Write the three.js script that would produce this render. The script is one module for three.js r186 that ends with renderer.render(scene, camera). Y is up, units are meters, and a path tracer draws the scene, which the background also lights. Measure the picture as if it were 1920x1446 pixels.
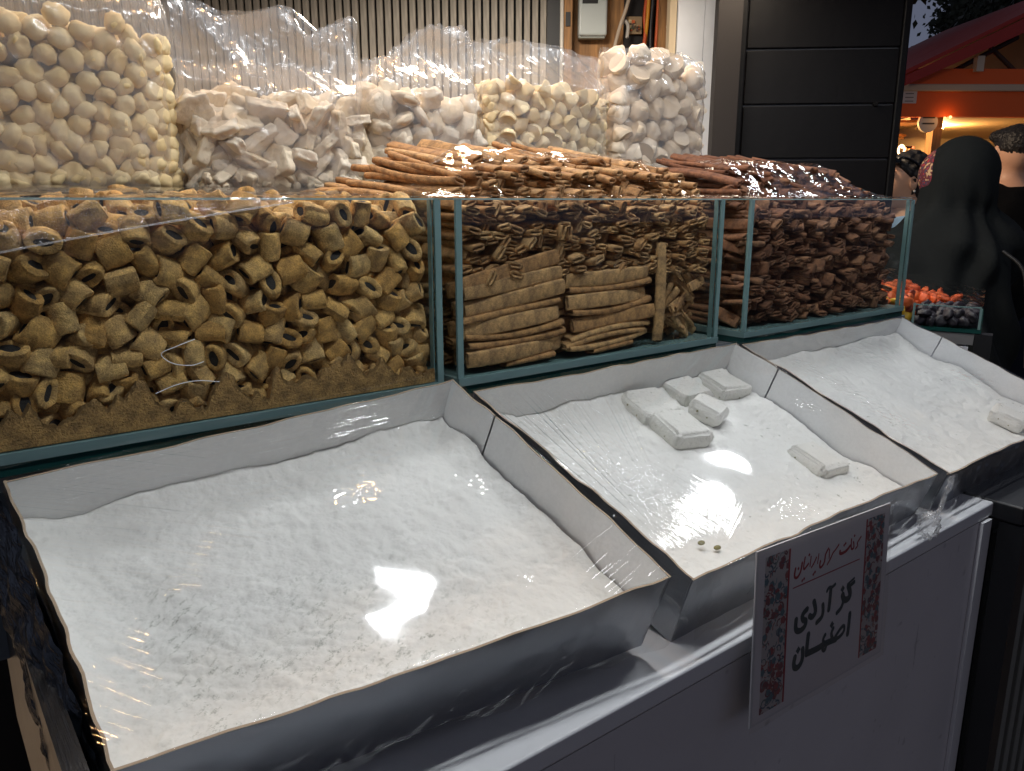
import * as THREE from 'three';
import { mergeGeometries, toCreasedNormals, mergeVertices } from 'three/addons/utils/BufferGeometryUtils.js';
import { RoundedBoxGeometry } from 'three/addons/geometries/RoundedBoxGeometry.js';
import { MarchingCubes } from 'three/addons/objects/MarchingCubes.js';
import { RectAreaLightUniformsLib } from 'three/addons/lights/RectAreaLightUniformsLib.js';
import { createNoise2D, createNoise3D } from 'simplex-noise';

RectAreaLightUniformsLib.init();
const V = (x, y, z) => new THREE.Vector3(x, y, z);
// ------------------------------------------------------------------ camera
const scene = new THREE.Scene();
const FPX = 1480, PITCH = Math.atan((723 - 375) / FPX), YAW = THREE.MathUtils.degToRad(38.1);
const EYE = V(0, 1.40, 0);
const camera = new THREE.PerspectiveCamera(2 * Math.atan(723 / FPX) * 180 / Math.PI, 1920 / 1446, 0.02, 400);
camera.position.copy(EYE);
const FWD = V(Math.sin(YAW) * Math.cos(PITCH), -Math.sin(PITCH), -Math.cos(YAW) * Math.cos(PITCH));
camera.lookAt(EYE.clone().add(FWD));
const RIGHT = V(Math.cos(YAW), 0, Math.sin(YAW)), UPV = RIGHT.clone().cross(FWD);
const FLAT = V(Math.sin(YAW), 0, -Math.cos(YAW));
const ray = (u, v) => FWD.clone().multiplyScalar(FPX).addScaledVector(RIGHT, u - 960).addScaledVector(UPV, 723 - v).normalize();
const hit = (u, v, p, n) => { const d = ray(u, v); return EYE.clone().addScaledVector(d, p.clone().sub(EYE).dot(n) / d.dot(n)); };
const onZ = (u, v, z) => hit(u, v, V(0, 0, z), V(0, 0, 1));
const at = (u, v, dist) => hit(u, v, EYE.clone().addScaledVector(FLAT, dist), FLAT);   // a pixel on the upright plane that far in front

// ------------------------------------------------------------------ dusk sky, the last of the daylight
{
  const w = 128, h = 64, d = new Float32Array(w * h * 4);
  for (let y = 0; y < h; y++) for (let x = 0; x < w; x++) {
    const el = ((y + 0.5) / h - 0.5) * Math.PI, t = Math.max(0, Math.sin(el)), k = Math.pow(1 - t, 2.2);
    d.set([0.062 + 0.030 * k, 0.066 + 0.040 * k, 0.086 + 0.070 * k, 1], (y * w + x) * 4);
  }
  const sky = new THREE.DataTexture(d, w, h, THREE.RGBAFormat, THREE.FloatType);
  sky.mapping = THREE.EquirectangularReflectionMapping; sky.magFilter = THREE.LinearFilter; sky.needsUpdate = true;
  scene.background = sky; scene.environment = sky;
}
const sun = new THREE.DirectionalLight(0xffd9b8, 0.03);       // the sun is down; only its afterglow is left
sun.position.set(-6, 5, 9); sun.target.position.set(1, 0.8, -1); sun.shadow.radius = 40; sun.castShadow = true;
Object.assign(sun.shadow.camera, { left: -6, right: 6, top: 6, bottom: -6, far: 40 });
scene.add(sun, sun.target);

// ------------------------------------------------------------------ the stall's lamps
const lampSpecs = [   // x, y, z, length along x, width, colour, radiance
  [0.15, 2.27, -1.62, 0.26, 0.09, 0xf4f7fb, 34], [-0.55, 2.27, -1.62, 0.26, 0.09, 0xf4f7fb, 34], [0.83, 2.25, -1.02, 0.15, 0.055, 0xf4f7fb, 145], [2.31, 2.22, -1.09, 0.26, 0.09, 0xf4f7fb, 60],
  [0.42, 2.26, -0.47, 0.60, 0.05, 0xf4f7fb, 46], [1.32, 2.26, -0.47, 0.60, 0.05, 0xf4f7fb, 44],
  [0.50, 2.30, -1.46, 0.08, 0.08, 0xffc68a, 90], [0.95, 2.30, -1.46, 0.08, 0.08, 0xffc68a, 90], [-0.25, 2.30, -1.46, 0.08, 0.08, 0xffc68a, 90],
];
const renderer = new THREE.WebGLRenderer({ antialias: true });
renderer.toneMapping = THREE.LinearToneMapping;
renderer.toneMappingExposure = 1.2;
renderer.shadowMap.enabled = true;

// ------------------------------------------------------------------ helpers
function mulberry(a) { return () => { a |= 0; a = a + 0x6D2B79F5 | 0; let t = Math.imul(a ^ a >>> 15, 1 | a); t = t + Math.imul(t ^ t >>> 7, 61 | t) ^ t; return ((t ^ t >>> 14) >>> 0) / 4294967296; }; }
const rnd = mulberry(7);
const rr = (a, b) => a + (b - a) * rnd();
const n2 = createNoise2D(mulberry(11)), n3 = createNoise3D(mulberry(12));
const fbm2 = (x, y, o = 4) => { let s = 0, a = 0.5; for (let i = 0; i < o; i++) { s += a * n2(x, y); x *= 2.03; y *= 2.03; a *= 0.5; } return s; };
const fbm3 = (x, y, z, o = 3) => { let s = 0, a = 0.5; for (let i = 0; i < o; i++) { s += a * n3(x, y, z); x *= 2.03; y *= 2.03; z *= 2.03; a *= 0.5; } return s; };
const ridge = (x, y) => 1 - Math.abs(n2(x, y)) * 2;
const clamp = (x, a = 0, b = 1) => Math.min(b, Math.max(a, x));
const smooth = (a, b, x) => { const t = clamp((x - a) / (b - a)); return t * t * (3 - 2 * t); };
const lerp = (a, b, t) => a + (b - a) * t;
const lin = (r, g, b) => new THREE.Color().setRGB(r, g, b);
const srgb = (r, g, b) => new THREE.Color().setRGB(r / 255, g / 255, b / 255, THREE.SRGBColorSpace);
const used = {};
function numbered(name) { const k = used[name] = (used[name] ?? -1) + 1; return k ? name + '_' + String(k).padStart(3, '0') : name; }
function setup(m) { m.castShadow = true; m.receiveShadow = true; return m; }
function obj(name, geo, mat, parent) {
  const g = Array.isArray(geo) ? (geo.length === 1 ? geo[0] : mergeGeometries(geo.map((x) => { const y = x.index ? x.toNonIndexed() : x; for (const k of Object.keys(y.attributes)) if (!['position', 'normal', 'uv'].includes(k)) y.deleteAttribute(k); return y; }))) : geo;
  const m = setup(new THREE.Mesh(g, mat)); m.name = parent ? name : numbered(name); (parent || scene).add(m); return m;
}
function tag(o, label, category, group, kind) { if (label) o.userData.label = label; if (category) o.userData.category = category; if (group) o.userData.group = group; if (kind) o.userData.kind = kind; return o; }
function thing(name, label, category, pos = [0, 0, 0], turn = 0, group) { const o = new THREE.Group(); o.name = numbered(name); o.position.set(...pos); o.rotation.y = turn; scene.add(o); return tag(o, label, category, group); }
const bx = (w, h, d, x = 0, y = 0, z = 0) => new THREE.BoxGeometry(w, h, d).translate(x, y, z);
const rbx = (w, h, d, r, x = 0, y = 0, z = 0) => new RoundedBoxGeometry(w, h, d, 2, r).translate(x, y, z);
function cyl(p, q, r0, r1 = r0, seg = 12) { const d = q.clone().sub(p), L = d.length(); const g = new THREE.CylinderGeometry(r1, r0, L, seg); g.applyQuaternion(new THREE.Quaternion().setFromUnitVectors(V(0, 1, 0), d.normalize())); const m = p.clone().add(q).multiplyScalar(0.5); return g.translate(m.x, m.y, m.z); }
const tube = (pts, r, seg = 24, rad = 6) => new THREE.TubeGeometry(new THREE.CatmullRomCurve3(pts.map((p) => p.isVector3 ? p : V(...p))), seg, r, rad);
function sheet(nu, nv, fn, su = 1, sv = 1) {           // a grid surface; uv runs over su x sv
  const pos = [], uv = [], idx = [];
  for (let j = 0; j <= nv; j++) for (let i = 0; i <= nu; i++) { const p = fn(i / nu, j / nv); pos.push(p.x ?? p[0], p.y ?? p[1], p.z ?? p[2]); uv.push(i / nu * su, j / nv * sv); }
  for (let j = 0; j < nv; j++) for (let i = 0; i < nu; i++) { const a = j * (nu + 1) + i, b = a + 1, c = a + nu + 1, d = c + 1; idx.push(a, c, b, b, c, d); }
  const g = new THREE.BufferGeometry(); g.setAttribute('position', new THREE.Float32BufferAttribute(pos, 3)); g.setAttribute('uv', new THREE.Float32BufferAttribute(uv, 2)); g.setIndex(idx); g.computeVertexNormals(); return g;
}
function boxUV(g, s = 1) {       // uv in metres by the dominant axis of each normal
  const p = g.attributes.position, n = g.attributes.normal, uv = new Float32Array(p.count * 2);
  for (let i = 0; i < p.count; i++) { const x = p.getX(i), y = p.getY(i), z = p.getZ(i), ax = Math.abs(n.getX(i)), ay = Math.abs(n.getY(i)), az = Math.abs(n.getZ(i)); const [a, b] = ax > ay && ax > az ? [z, y] : ay > az ? [x, z] : [x, y]; uv[i * 2] = a * s; uv[i * 2 + 1] = b * s; }
  g.setAttribute('uv', new THREE.BufferAttribute(uv, 2)); return g;
}
function tex(w, h, fn, color = false, float = false) {
  const n = color ? 4 : float ? 1 : 4, d = float ? new Float32Array(w * h) : new Uint8Array(w * h * n);
  for (let y = 0; y < h; y++) for (let x = 0; x < w; x++) { const r = fn(x / w, y / h, x, y); if (float) d[y * w + x] = r; else if (color) d.set([r[0], r[1], r[2], 255].map((c) => clamp(c, 0, 255)), (y * w + x) * 4); else { const c = clamp(r, 0, 1) * 255; d.set([c, c, c, 255], (y * w + x) * 4); } }
  const t = new THREE.DataTexture(d, w, h, float ? THREE.RedFormat : THREE.RGBAFormat, float ? THREE.FloatType : THREE.UnsignedByteType);
  t.wrapS = t.wrapT = THREE.RepeatWrapping; t.magFilter = THREE.LinearFilter; t.minFilter = THREE.LinearFilter; if (color) t.colorSpace = THREE.SRGBColorSpace; t.needsUpdate = true; return t;
}
const rep = (t, x, y = x) => { const c = t.clone(); c.repeat.set(x, y); c.needsUpdate = true; return c; };
const lat = new Float32Array(65536); { const R = mulberry(5); for (let i = 0; i < 65536; i++) lat[i] = R() * 2 - 1; }
function pnoise(x, y, F, salt) { const xi = Math.floor(x), yi = Math.floor(y), fx = x - xi, fy = y - yi, a = fx * fx * (3 - 2 * fx), b = fy * fy * (3 - 2 * fy), x0 = xi % F, y0 = yi % F, x1 = (x0 + 1) % F, y1 = (y0 + 1) % F, h = (p, q) => { let k = Math.imul(p + 1, 374761393) ^ Math.imul(q + 7, 668265263) ^ Math.imul(salt + 3, 1103515245); k = Math.imul(k ^ k >>> 13, 1274126177); k ^= k >>> 16; return lat[k & 65535]; }; return lerp(lerp(h(x0, y0), h(x1, y0), a), lerp(h(x0, y1), h(x1, y1), a), b); }
const tile = (u, v, f, o = 3, salt = 1) => { let s = 0, a = 0.55, F = Math.max(2, Math.round(f)); for (let i = 0; i < o; i++) { s += a * pnoise(u * F, v * F, F, salt + i); F *= 2; a *= 0.55; } return s; };   // noise that wraps
const std = (o) => new THREE.MeshStandardMaterial(o);
const phys = (o) => new THREE.MeshPhysicalMaterial(o);

// ------------------------------------------------------------------ materials
const grainT = tex(256, 256, (u, v) => 0.5 + 0.55 * tile(u, v, 22, 4) + 0.18 * (rnd() - 0.5));
const fineT = tex(256, 256, (u, v) => 0.5 + 0.4 * tile(u, v, 44, 3) + 0.3 * (rnd() - 0.5));
const biscuitT = tex(512, 512, (u, v) => { const a = tile(u, v, 7, 4), b = tile(u, v, 40, 3, 9), sp = b > 0.42 ? 0.74 : 1, k = (0.93 + 0.24 * a + 0.22 * b + 0.07 * (rnd() - 0.5)) * sp; return [226 * k, 218 * k, 204 * k - 8 * a]; }, true);
const biscuitB = tex(512, 512, (u, v) => 0.5 + 0.42 * tile(u, v, 50, 3) + 0.25 * tile(u, v, 15, 3, 7) + 0.12 * (rnd() - 0.5));
const M = {};
const bis = (c, bump = 0.0011) => std({ color: c, map: biscuitT, bumpMap: biscuitB, bumpScale: bump, roughness: 0.92 });
M.pillow = [srgb(238, 196, 130), srgb(230, 186, 118), srgb(241, 204, 144), srgb(224, 177, 108), srgb(236, 196, 136)].map((c) => bis(c));
M.filling = std({ color: srgb(26, 20, 17), roughness: 0.7, bumpMap: fineT, bumpScale: 0.001 });
M.stick = [srgb(218, 174, 126), srgb(210, 164, 116), srgb(226, 184, 136), srgb(202, 156, 110)].map((c) => bis(c, 0.0008));
M.cocoa = [srgb(166, 118, 92), srgb(152, 106, 82), srgb(176, 130, 102), srgb(140, 96, 74)].map((c) => bis(c, 0.0008));
M.crumb = bis(srgb(208, 168, 114), 0.002);
const chalkB = tex(256, 256, (u, v) => 0.5 + 0.5 * tile(u, v, 12, 5));
const chalk = (c, r = 0.75, b = 0.0006) => std({ color: c, roughness: r, bumpMap: chalkB, bumpScale: b });
M.ball = [srgb(224, 200, 148), srgb(217, 191, 138), srgb(229, 208, 160)].map((c) => chalk(c, 0.75, 0.0005));
M.shard = [srgb(228, 212, 184), srgb(221, 203, 173), srgb(233, 219, 196)].map((c) => chalk(c, 0.9, 0.0012));
M.lump = [srgb(226, 212, 188), srgb(220, 204, 178), srgb(231, 219, 198)].map((c) => chalk(c, 0.9, 0.0010));
M.drop = [srgb(228, 206, 162), srgb(221, 197, 150), srgb(233, 214, 174)].map((c) => chalk(c, 0.7, 0.0004));
M.drop2 = [srgb(228, 210, 184), srgb(221, 201, 173), srgb(233, 217, 194)].map((c) => chalk(c, 0.8, 0.0006));
const film = (o = {}) => phys({ color: lin(0.97, 0.97, 0.97), transmission: 1, thickness: 0, roughness: 0.06, ior: 1.5, side: THREE.DoubleSide, ...o });
const smearT = tex(512, 512, (u, v) => { const a = tile(u, v, 5, 3), b = tile(u, v, 26, 3, 4), st = pnoise(u * 60, v * 8, 4096, 7); return 0.08 + 0.9 * clamp((a - 0.05) * 2.2) * clamp(0.5 + b + 0.5 * st) + (tile(u, v, 120, 1, 9) > 0.5 ? 0.3 : 0); });
M.glass = phys({ color: lin(0.93, 0.97, 0.955), transmission: 1, thickness: 0, roughness: 0.26, roughnessMap: smearT, ior: 1.5, side: THREE.DoubleSide });
M.glassEdge = phys({ color: lin(0.21, 0.34, 0.34), roughness: 0.12, transmission: 0.25, thickness: 0, ior: 1.5 });
M.glassDark = phys({ color: lin(0.012, 0.06, 0.055), roughness: 0.1 });
const foilB = tex(512, 512, (u, v) => 0.5 + 0.35 * tile(u, v, 5, 3) + 0.15 * tile(u, v, 30, 3));
M.foil = std({ color: lin(0.38, 0.40, 0.43), metalness: 0.92, roughness: 0.34, bumpMap: foilB, bumpScale: 0.0016 });
const dustT = tex(512, 512, (u, v) => { const m = tile(u, v, 4, 4), g = tile(u, v, 90, 2, 6), st = pnoise(u * 40 + v * 14, v * 90, 4096, 2); const bare = clamp((m - 0.12) * 4) * clamp(0.55 + 0.9 * g + 0.5 * st); const k = 222 - 26 * bare + 5 * g; return [k, k + 1, k]; }, true);
M.lining = phys({ map: dustT, roughness: 0.55, bumpMap: foilB, bumpScale: 0.0008 });
M.cardEdge = std({ color: srgb(168, 150, 128), roughness: 0.9 });
const flourT = tex(1024, 1024, (u, v) => { const a = tile(u, v, 5, 4), s = tile(u, v, 70, 3, 5), m = tile(u, v, 9, 2, 8); const speck = s > 0.5 && m > 0.12 ? (s - 0.5) * 260 : 0; const k = 224 + 9 * a; return [k - speck, k - speck * 0.95, k - 5 - speck * 1.05]; }, true);
const flourB = tex(1024, 1024, (u, v) => 0.5 + 0.30 * tile(u, v, 9, 3) + 0.30 * tile(u, v, 60, 3, 4));
M.flour = std({ color: lin(1, 1, 1), map: flourT, bumpMap: flourB, bumpScale: 0.0022, roughness: 1 });
const scratchT = tex(1024, 1024, (u, v) => { const s = u / 1.04, t = v / 0.8, a = tile(u, v, 5, 4), m = smooth(0.25, 0.5, t) * (1 - smooth(0.55, 0.85, s)) * smooth(0.04, 0.2, s) * clamp(0.55 + 1.2 * tile(u, v, 6, 2, 3)); const x = u * 0.83 - v * 0.55, y = u * 0.55 + v * 0.83; const g = n2(x * 14, y * 46) * 0.55 + n2(x * 60, y * 110) * 0.35 + n2(x * 210, y * 240) * 0.35; const sc = m * clamp((g - 0.30) * 2.2) * 62; const k = 224 + 9 * a; return [k - sc, k - sc * 0.94, k - 5 - sc]; }, true);
M.flourRaked = std({ map: scratchT, bumpMap: flourB, bumpScale: 0.0024, roughness: 1 });
M.gaz = std({ map: flourT, color: lin(1.0, 0.99, 0.97), bumpMap: flourB, bumpScale: 0.003, roughness: 1 });
M.nut = std({ color: srgb(122, 116, 70), roughness: 0.7 });
M.white = phys({ color: srgb(222, 224, 226), roughness: 0.35 });
const scuffT = tex(1024, 1024, (u, v) => { const a = tile(u, v, 5, 4), b = tile(u, v, 60, 2, 6), s = pnoise(u * 220, v * 9, 4096, 8); const k = 212 + 10 * a - (b > 0.55 ? 40 * (b - 0.55) * 3 : 0) - (s > 0.93 ? 26 : 0); return [k, k - 1, k + 1]; }, true);
M.panel = phys({ map: scuffT, roughness: 0.42, bumpMap: foilB, bumpScale: 0.0004 });
M.black = std({ color: srgb(22, 23, 26), roughness: 0.5 });
M.blackGloss = phys({ color: srgb(14, 16, 20), roughness: 0.28, bumpMap: foilB, bumpScale: 0.0015 });
M.slat = std({ color: srgb(118, 120, 114), roughness: 0.75, bumpMap: grainT, bumpScale: 0.0003 });
const greyWood = tex(256, 512, (u, v) => { const g = pnoise(u * 64, v * 6, 64, 3) * 0.6 + pnoise(u * 128, v * 14, 128, 4) * 0.4, k = 1 + 0.16 * g + 0.1 * tile(u, v, 5, 3); return [176 * k, 168 * k, 155 * k]; }, true);
M.greyWood = std({ map: greyWood, roughness: 0.7 });
const brownWood = tex(256, 512, (u, v) => { const g = pnoise(u * 32, v * 4, 64, 3) * 0.6 + pnoise(u * 96, v * 10, 96, 4) * 0.4, k = 1 + 0.3 * g; return [158 * k, 116 * k, 72 * k]; }, true);
M.brownWood = std({ map: brownWood, roughness: 0.65 });
M.steelGrey = std({ color: srgb(118, 132, 142), roughness: 0.4, metalness: 0.4 });
M.cream = std({ color: srgb(216, 196, 164), roughness: 0.8 });

// ------------------------------------------------------------------ ground
tag(obj('ground', boxUV(bx(90, 0.2, 90, 20, -0.1, -10), 1), std({ map: rep(tex(512, 512, (u, v) => { const k = 0.8 + 0.5 * tile(u, v, 12, 5); return [92 * k, 78 * k, 66 * k]; }, true), 0.6), roughness: 0.7 })), null, null, null, 'structure');
tag(obj('shop_floor', boxUV(bx(4.2, 0.004, 4.2, -0.6, 0.004, -3.6), 1), std({ color: srgb(190, 170, 145), bumpMap: chalkB, bumpScale: 0.001, roughness: 0.5 })), null, null, null, 'structure');

// ------------------------------------------------------------------ unseen canopy, drawn forward to shade the counter front, and the lamps
{
  const c = thing('unseen_canopy', 'unseen dark timber canopy on black posts, reaching forward to shade the stall front', 'canopy', [0, 0, 0]);
  for (let i = 0; i < 9; i++) obj('plank', bx(0.43, 0.03, 5.9, -1.0 + i * 0.436, 2.6, -1.65), std({ color: srgb(70, 52, 40), roughness: 0.8 }), c);
  for (const z of [-0.47, -1.07, -1.46, -1.62]) obj('beam', bx(4.0, 0.06, 0.05, 0.75, 2.55, z), M.black, c);
  obj('post', bx(0.06, 2.6, 0.06, -1.15, 1.3, -1.3), M.black, c);
  obj('post', bx(0.06, 2.6, 0.06, -1.15, 1.3, -4.5), M.black, c);
}
const lampKinds = { flood: ['flood_lamp', 'cool white flood lamp under the canopy above the glass boxes', 'cool flood lamps'], strip: ['strip_lamp', 'narrow cool strip lamp under the canopy above the tray fronts', 'cool strip lamps'], warm: ['spot_lamp', 'warm square spot lamp under the canopy above the bags', 'warm spot lamps'], room: ['added_room_lamp', 'added square white lamp out of view, brightening the slat wall', null], street: ['added_street_lamp', 'added square warm white lamp out of view, lighting the people beyond the fruit counter', null] };
function lamp(kind, x, y, z, w, d, col, L, top = 2.58) {
  const [n, l, grp] = lampKinds[kind], t = thing(n, l, 'lamp', [x, y, z], 0, grp || undefined);
  obj('housing', rbx(w + 0.03, 0.05, d + 0.03, 0.006, 0, 0.029, 0), M.black, t);
  obj('glowing_panel', bx(w, 0.004, d, 0, 0, 0), std({ color: 0xffffff, emissive: col, emissiveIntensity: Math.min(L, 12), roughness: 0.6 }), t);
  obj('stem', cyl(V(0, 0.05, 0), V(0, top - y, 0), 0.008), M.black, t);
  const a = new THREE.RectAreaLight(col, L, w, d); a.position.set(0, -0.006, 0); a.rotation.x = -Math.PI / 2; t.add(a);
}
lampSpecs.forEach(([x, y, z, w, d, col, L]) => lamp(d === w ? 'warm' : w < 0.5 ? 'flood' : 'strip', x, y, z, w, d, col, L));
{ const p = EYE.clone().addScaledVector(FLAT, 2.75).addScaledVector(RIGHT, -0.1); lamp('room', p.x, 2.5, p.z, 0.45, 0.45, 0xfff2e2, 48); }  // added lamp out of view, brightens the slat wall and white post
{ lamp('street', 2.75, 2.36, -2.0, 0.3, 0.3, 0xffead0, 7, 3.2); }  // added lamp, hung out of view to light the people and fruit
{ // an added lamp hidden behind the open door to light the faces
  const p = EYE.clone().addScaledVector(FLAT, 3.86).addScaledVector(RIGHT, 1.24), t = thing('added_door_lamp', 'added warm lamp on a post hidden behind the black door', 'lamp', [p.x, 0, p.z], -YAW);
  obj('post', cyl(V(-0.04, 0, 0), V(-0.04, 2.2, 0), 0.02), M.black, t); obj('housing', rbx(0.04, 0.24, 0.24, 0.006, -0.025, 2.05, 0), M.black, t);
  obj('glowing_panel', bx(0.004, 0.2, 0.2, 0, 2.05, 0), std({ color: 0xffffff, emissive: 0xffe2c0, emissiveIntensity: 8 }), t);
  const a = new THREE.RectAreaLight(0xffe2c0, 64, 0.2, 0.2); a.position.set(0.006, 2.05, 0); a.rotation.y = -Math.PI / 2; t.add(a);
}

// ------------------------------------------------------------------ counter, riser, shelf
{
  const c = thing('stall_counter', 'white counter with a narrow pale ledge below the flour trays', 'counter', [0, 0, 0]);
  obj('worktop', rbx(1.235, 0.022, 0.62, 0.003, 0.6725, 0.937, -0.75), M.white, c);
  obj('front_panel', boxUV(bx(1.21, 0.92, 0.02, 0.675, 0.464, -0.452), 1), M.panel, c);
  obj('edge_trim', bx(0.03, 0.92, 0.006, 1.262, 0.464, -0.4385), M.white, c);
  obj('side_panel', bx(0.02, 0.78, 0.5, 0.085, 0.46, -0.78), M.cream, c);
  obj('leg', bx(0.04, 0.92, 0.04, 0.075, 0.462, -1.06), M.black, c);
  obj('apron', bx(0.014, 0.20, 0.46, 0.048, 0.95, -0.70), M.blackGloss, c);
}
{
  const c = thing('box_riser', 'blue grey riser under the three glass boxes', 'riser', [0, 0, 0]);
  obj('face', boxUV(bx(1.78, 0.196, 0.02, 0.90, 1.047, -0.885), 1), M.steelGrey, c);
  obj('deck', bx(1.82, 0.014, 0.33, 0.90, 1.137, -1.02), M.steelGrey, c);
  obj('leg', bx(0.04, 1.13, 0.04, 1.76, 0.565, -1.15), M.black, c);
  obj('leg', bx(0.04, 1.13, 0.04, 0.04, 0.565, -1.15), M.black, c);
}
{
  const c = thing('bag_shelf', 'dark shelf behind the glass boxes carrying the plastic bags', 'shelf', [0, 0, 0]);
  obj('board', bx(1.9, 0.02, 0.32, 0.72, 1.400, -1.345), M.black, c);
  for (const x of [-0.2, 0.72, 1.64]) obj('upright', bx(0.03, 1.39, 0.28, x, 0.695, -1.345), M.black, c);
}
{
  const c = thing('slatted_counter', 'black framed counter clad with dark grey upright slats', 'counter', [0, 0, 0]);
  obj('carcass', bx(0.66, 0.90, 0.40, 1.625, 0.47, -0.66), M.black, c);
  obj('top', rbx(0.68, 0.03, 0.47, 0.004, 1.625, 0.936, -0.632), M.black, c);
  for (const x of [1.305, 1.945]) obj('frame_post', bx(0.035, 0.90, 0.035, x, 0.47, -0.412), M.black, c);
  for (let i = 0; i < 13; i++) obj('slat', rbx(0.024, 0.84, 0.016, 0.002, 1.352 + i * 0.0455, 0.46, -0.448), M.slat, c);
}

// ------------------------------------------------------------------ flour trays
const bil = (c, s, t) => V(0, 0, 0).addScaledVector(c[0], (1 - s) * (1 - t)).addScaledVector(c[1], s * (1 - t)).addScaledVector(c[2], s * t).addScaledVector(c[3], (1 - s) * t);   // RL, RR, FR, FL
const TRAYS = [
  [V(.055, 1.147, -.83), V(.553, 1.174, -.83), V(.553, 1.045, -.456), V(.067, 1.041, -.505)],
  [V(.587, 1.152, -.833), V(1.155, 1.155, -.833), V(1.15, 1.015, -.470), V(.585, 1.032, -.455)],
  [V(1.172, 1.15, -.833), V(1.75, 1.146, -.833), V(1.75, 1.005, -.462), V(1.170, 1.012, -.464)],
];
const NRM = V(0, Math.cos(0.33), Math.sin(0.33));
function slab(a, b, c, d, n, th) {     // quad a b c d thickened along n, with uv in metres
  const g = new THREE.BufferGeometry(), P = [a, b, c, d], Q = P.map((p) => p.clone().addScaledVector(n, th)), pos = [];
  const quad = (w, x, y, z) => { for (const p of [w, x, y, w, y, z]) pos.push(p.x, p.y, p.z); };
  quad(...P); quad(Q[3], Q[2], Q[1], Q[0]); for (let i = 0; i < 4; i++) { const j = (i + 1) % 4; quad(P[i], Q[i], Q[j], P[j]); }
  g.setAttribute('position', new THREE.Float32BufferAttribute(pos, 3)); g.computeVertexNormals(); return boxUV(g, 2);
}
function wobble(g, amp, f, seed) { const p = g.attributes.position; for (let i = 0; i < p.count; i++) { const x = p.getX(i), y = p.getY(i), z = p.getZ(i); p.setXYZ(i, x + amp * n3(x * f, y * f, z * f + seed), y + amp * n3(x * f + 9, y * f, z * f + seed), z + amp * n3(x * f, y * f + 9, z * f + seed)); } g.computeVertexNormals(); return g; }
const trayData = [];
const trayLabels = ['flour dusted tray of nougat beside the black apron, its flour raked bare', 'flour dusted tray with loose nougat blocks and the printed sign on its front', 'flour dusted tray brim smooth with flour, standing on the slatted counter'];
TRAYS.forEach((rim, k) => {
  const base = rim.map((p, i) => p.clone().addScaledVector(NRM, -0.088).add(V(i === 0 || i === 3 ? 0.006 : -0.006, 0, 0)));
  const mid = rim.concat(base).reduce((a, p) => a.add(p), V(0, 0, 0)).multiplyScalar(1 / 8);
  const t = thing('flour_tray', trayLabels[k], 'tray', [0, 0, 0], 0, undefined);
  const names = ['back_wall', 'side_wall', 'front_wall', 'side_wall'];
  for (let i = 0; i < 4; i++) {
    const j = (i + 1) % 4, a = rim[i], b = rim[j], c = base[j], d = base[i];
    const nI = b.clone().sub(a).cross(d.clone().sub(a)).normalize(); if (mid.clone().sub(a).dot(nI) < 0) nI.negate();
    // a wall is a bent sheet: its rim bows a little between the corners
    const bow = (s) => Math.sin(Math.PI * s) * (i === 2 && k === 0 ? -0.004 : i === 1 ? -0.006 : 0.003) + 0.0016 * n2(s * 7, i + k * 5);
    const wall = (off, top = 0, hgt = 1) => (s, v) => { const p = a.clone().lerp(b, s), q = d.clone().lerp(c, s); return p.lerp(q, v * hgt).addScaledVector(nI, off + bow(s) * (1 - v) + 0.0008 * n2(s * 9 + i, v * 3 + k)).addScaledVector(NRM, (1 - v) * (top + 0.0022 * n2(s * 5 + k * 3, i * 7.7))); };
    const L = a.distanceTo(b), cuts = i === 1 ? [[0, 0.2345], [0.2415, 1]] : [[0, 1]];      // the right-hand wall is lapped from two sheets with an open joint
    for (const [s0, s1] of cuts) {
      const part = (off, top) => (s, v) => wall(off, top)(lerp(s0, s1, s), v), n = Math.max(12, Math.round(40 * (s1 - s0)));
      const w = obj(names[i], sheet(n, 8, part(0), L * 2 * (s1 - s0), 0.18), M.foil, t);
      obj('lining', sheet(n, 8, part(0.0022), (L * 3 + i * 0.3) * (s1 - s0), 0.35), M.lining, w);
      obj('rim', sheet(n, 2, (s, v) => part(v * 0.0022, 0.0004)(s, 0), L, 0.01), M.cardEdge, w);
    }
  }
  obj('floor_sheet', slab(base[0], base[1], base[2], base[3], NRM, -0.002), M.foil, t);
  trayData.push({ rim, base, t });
});
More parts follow.
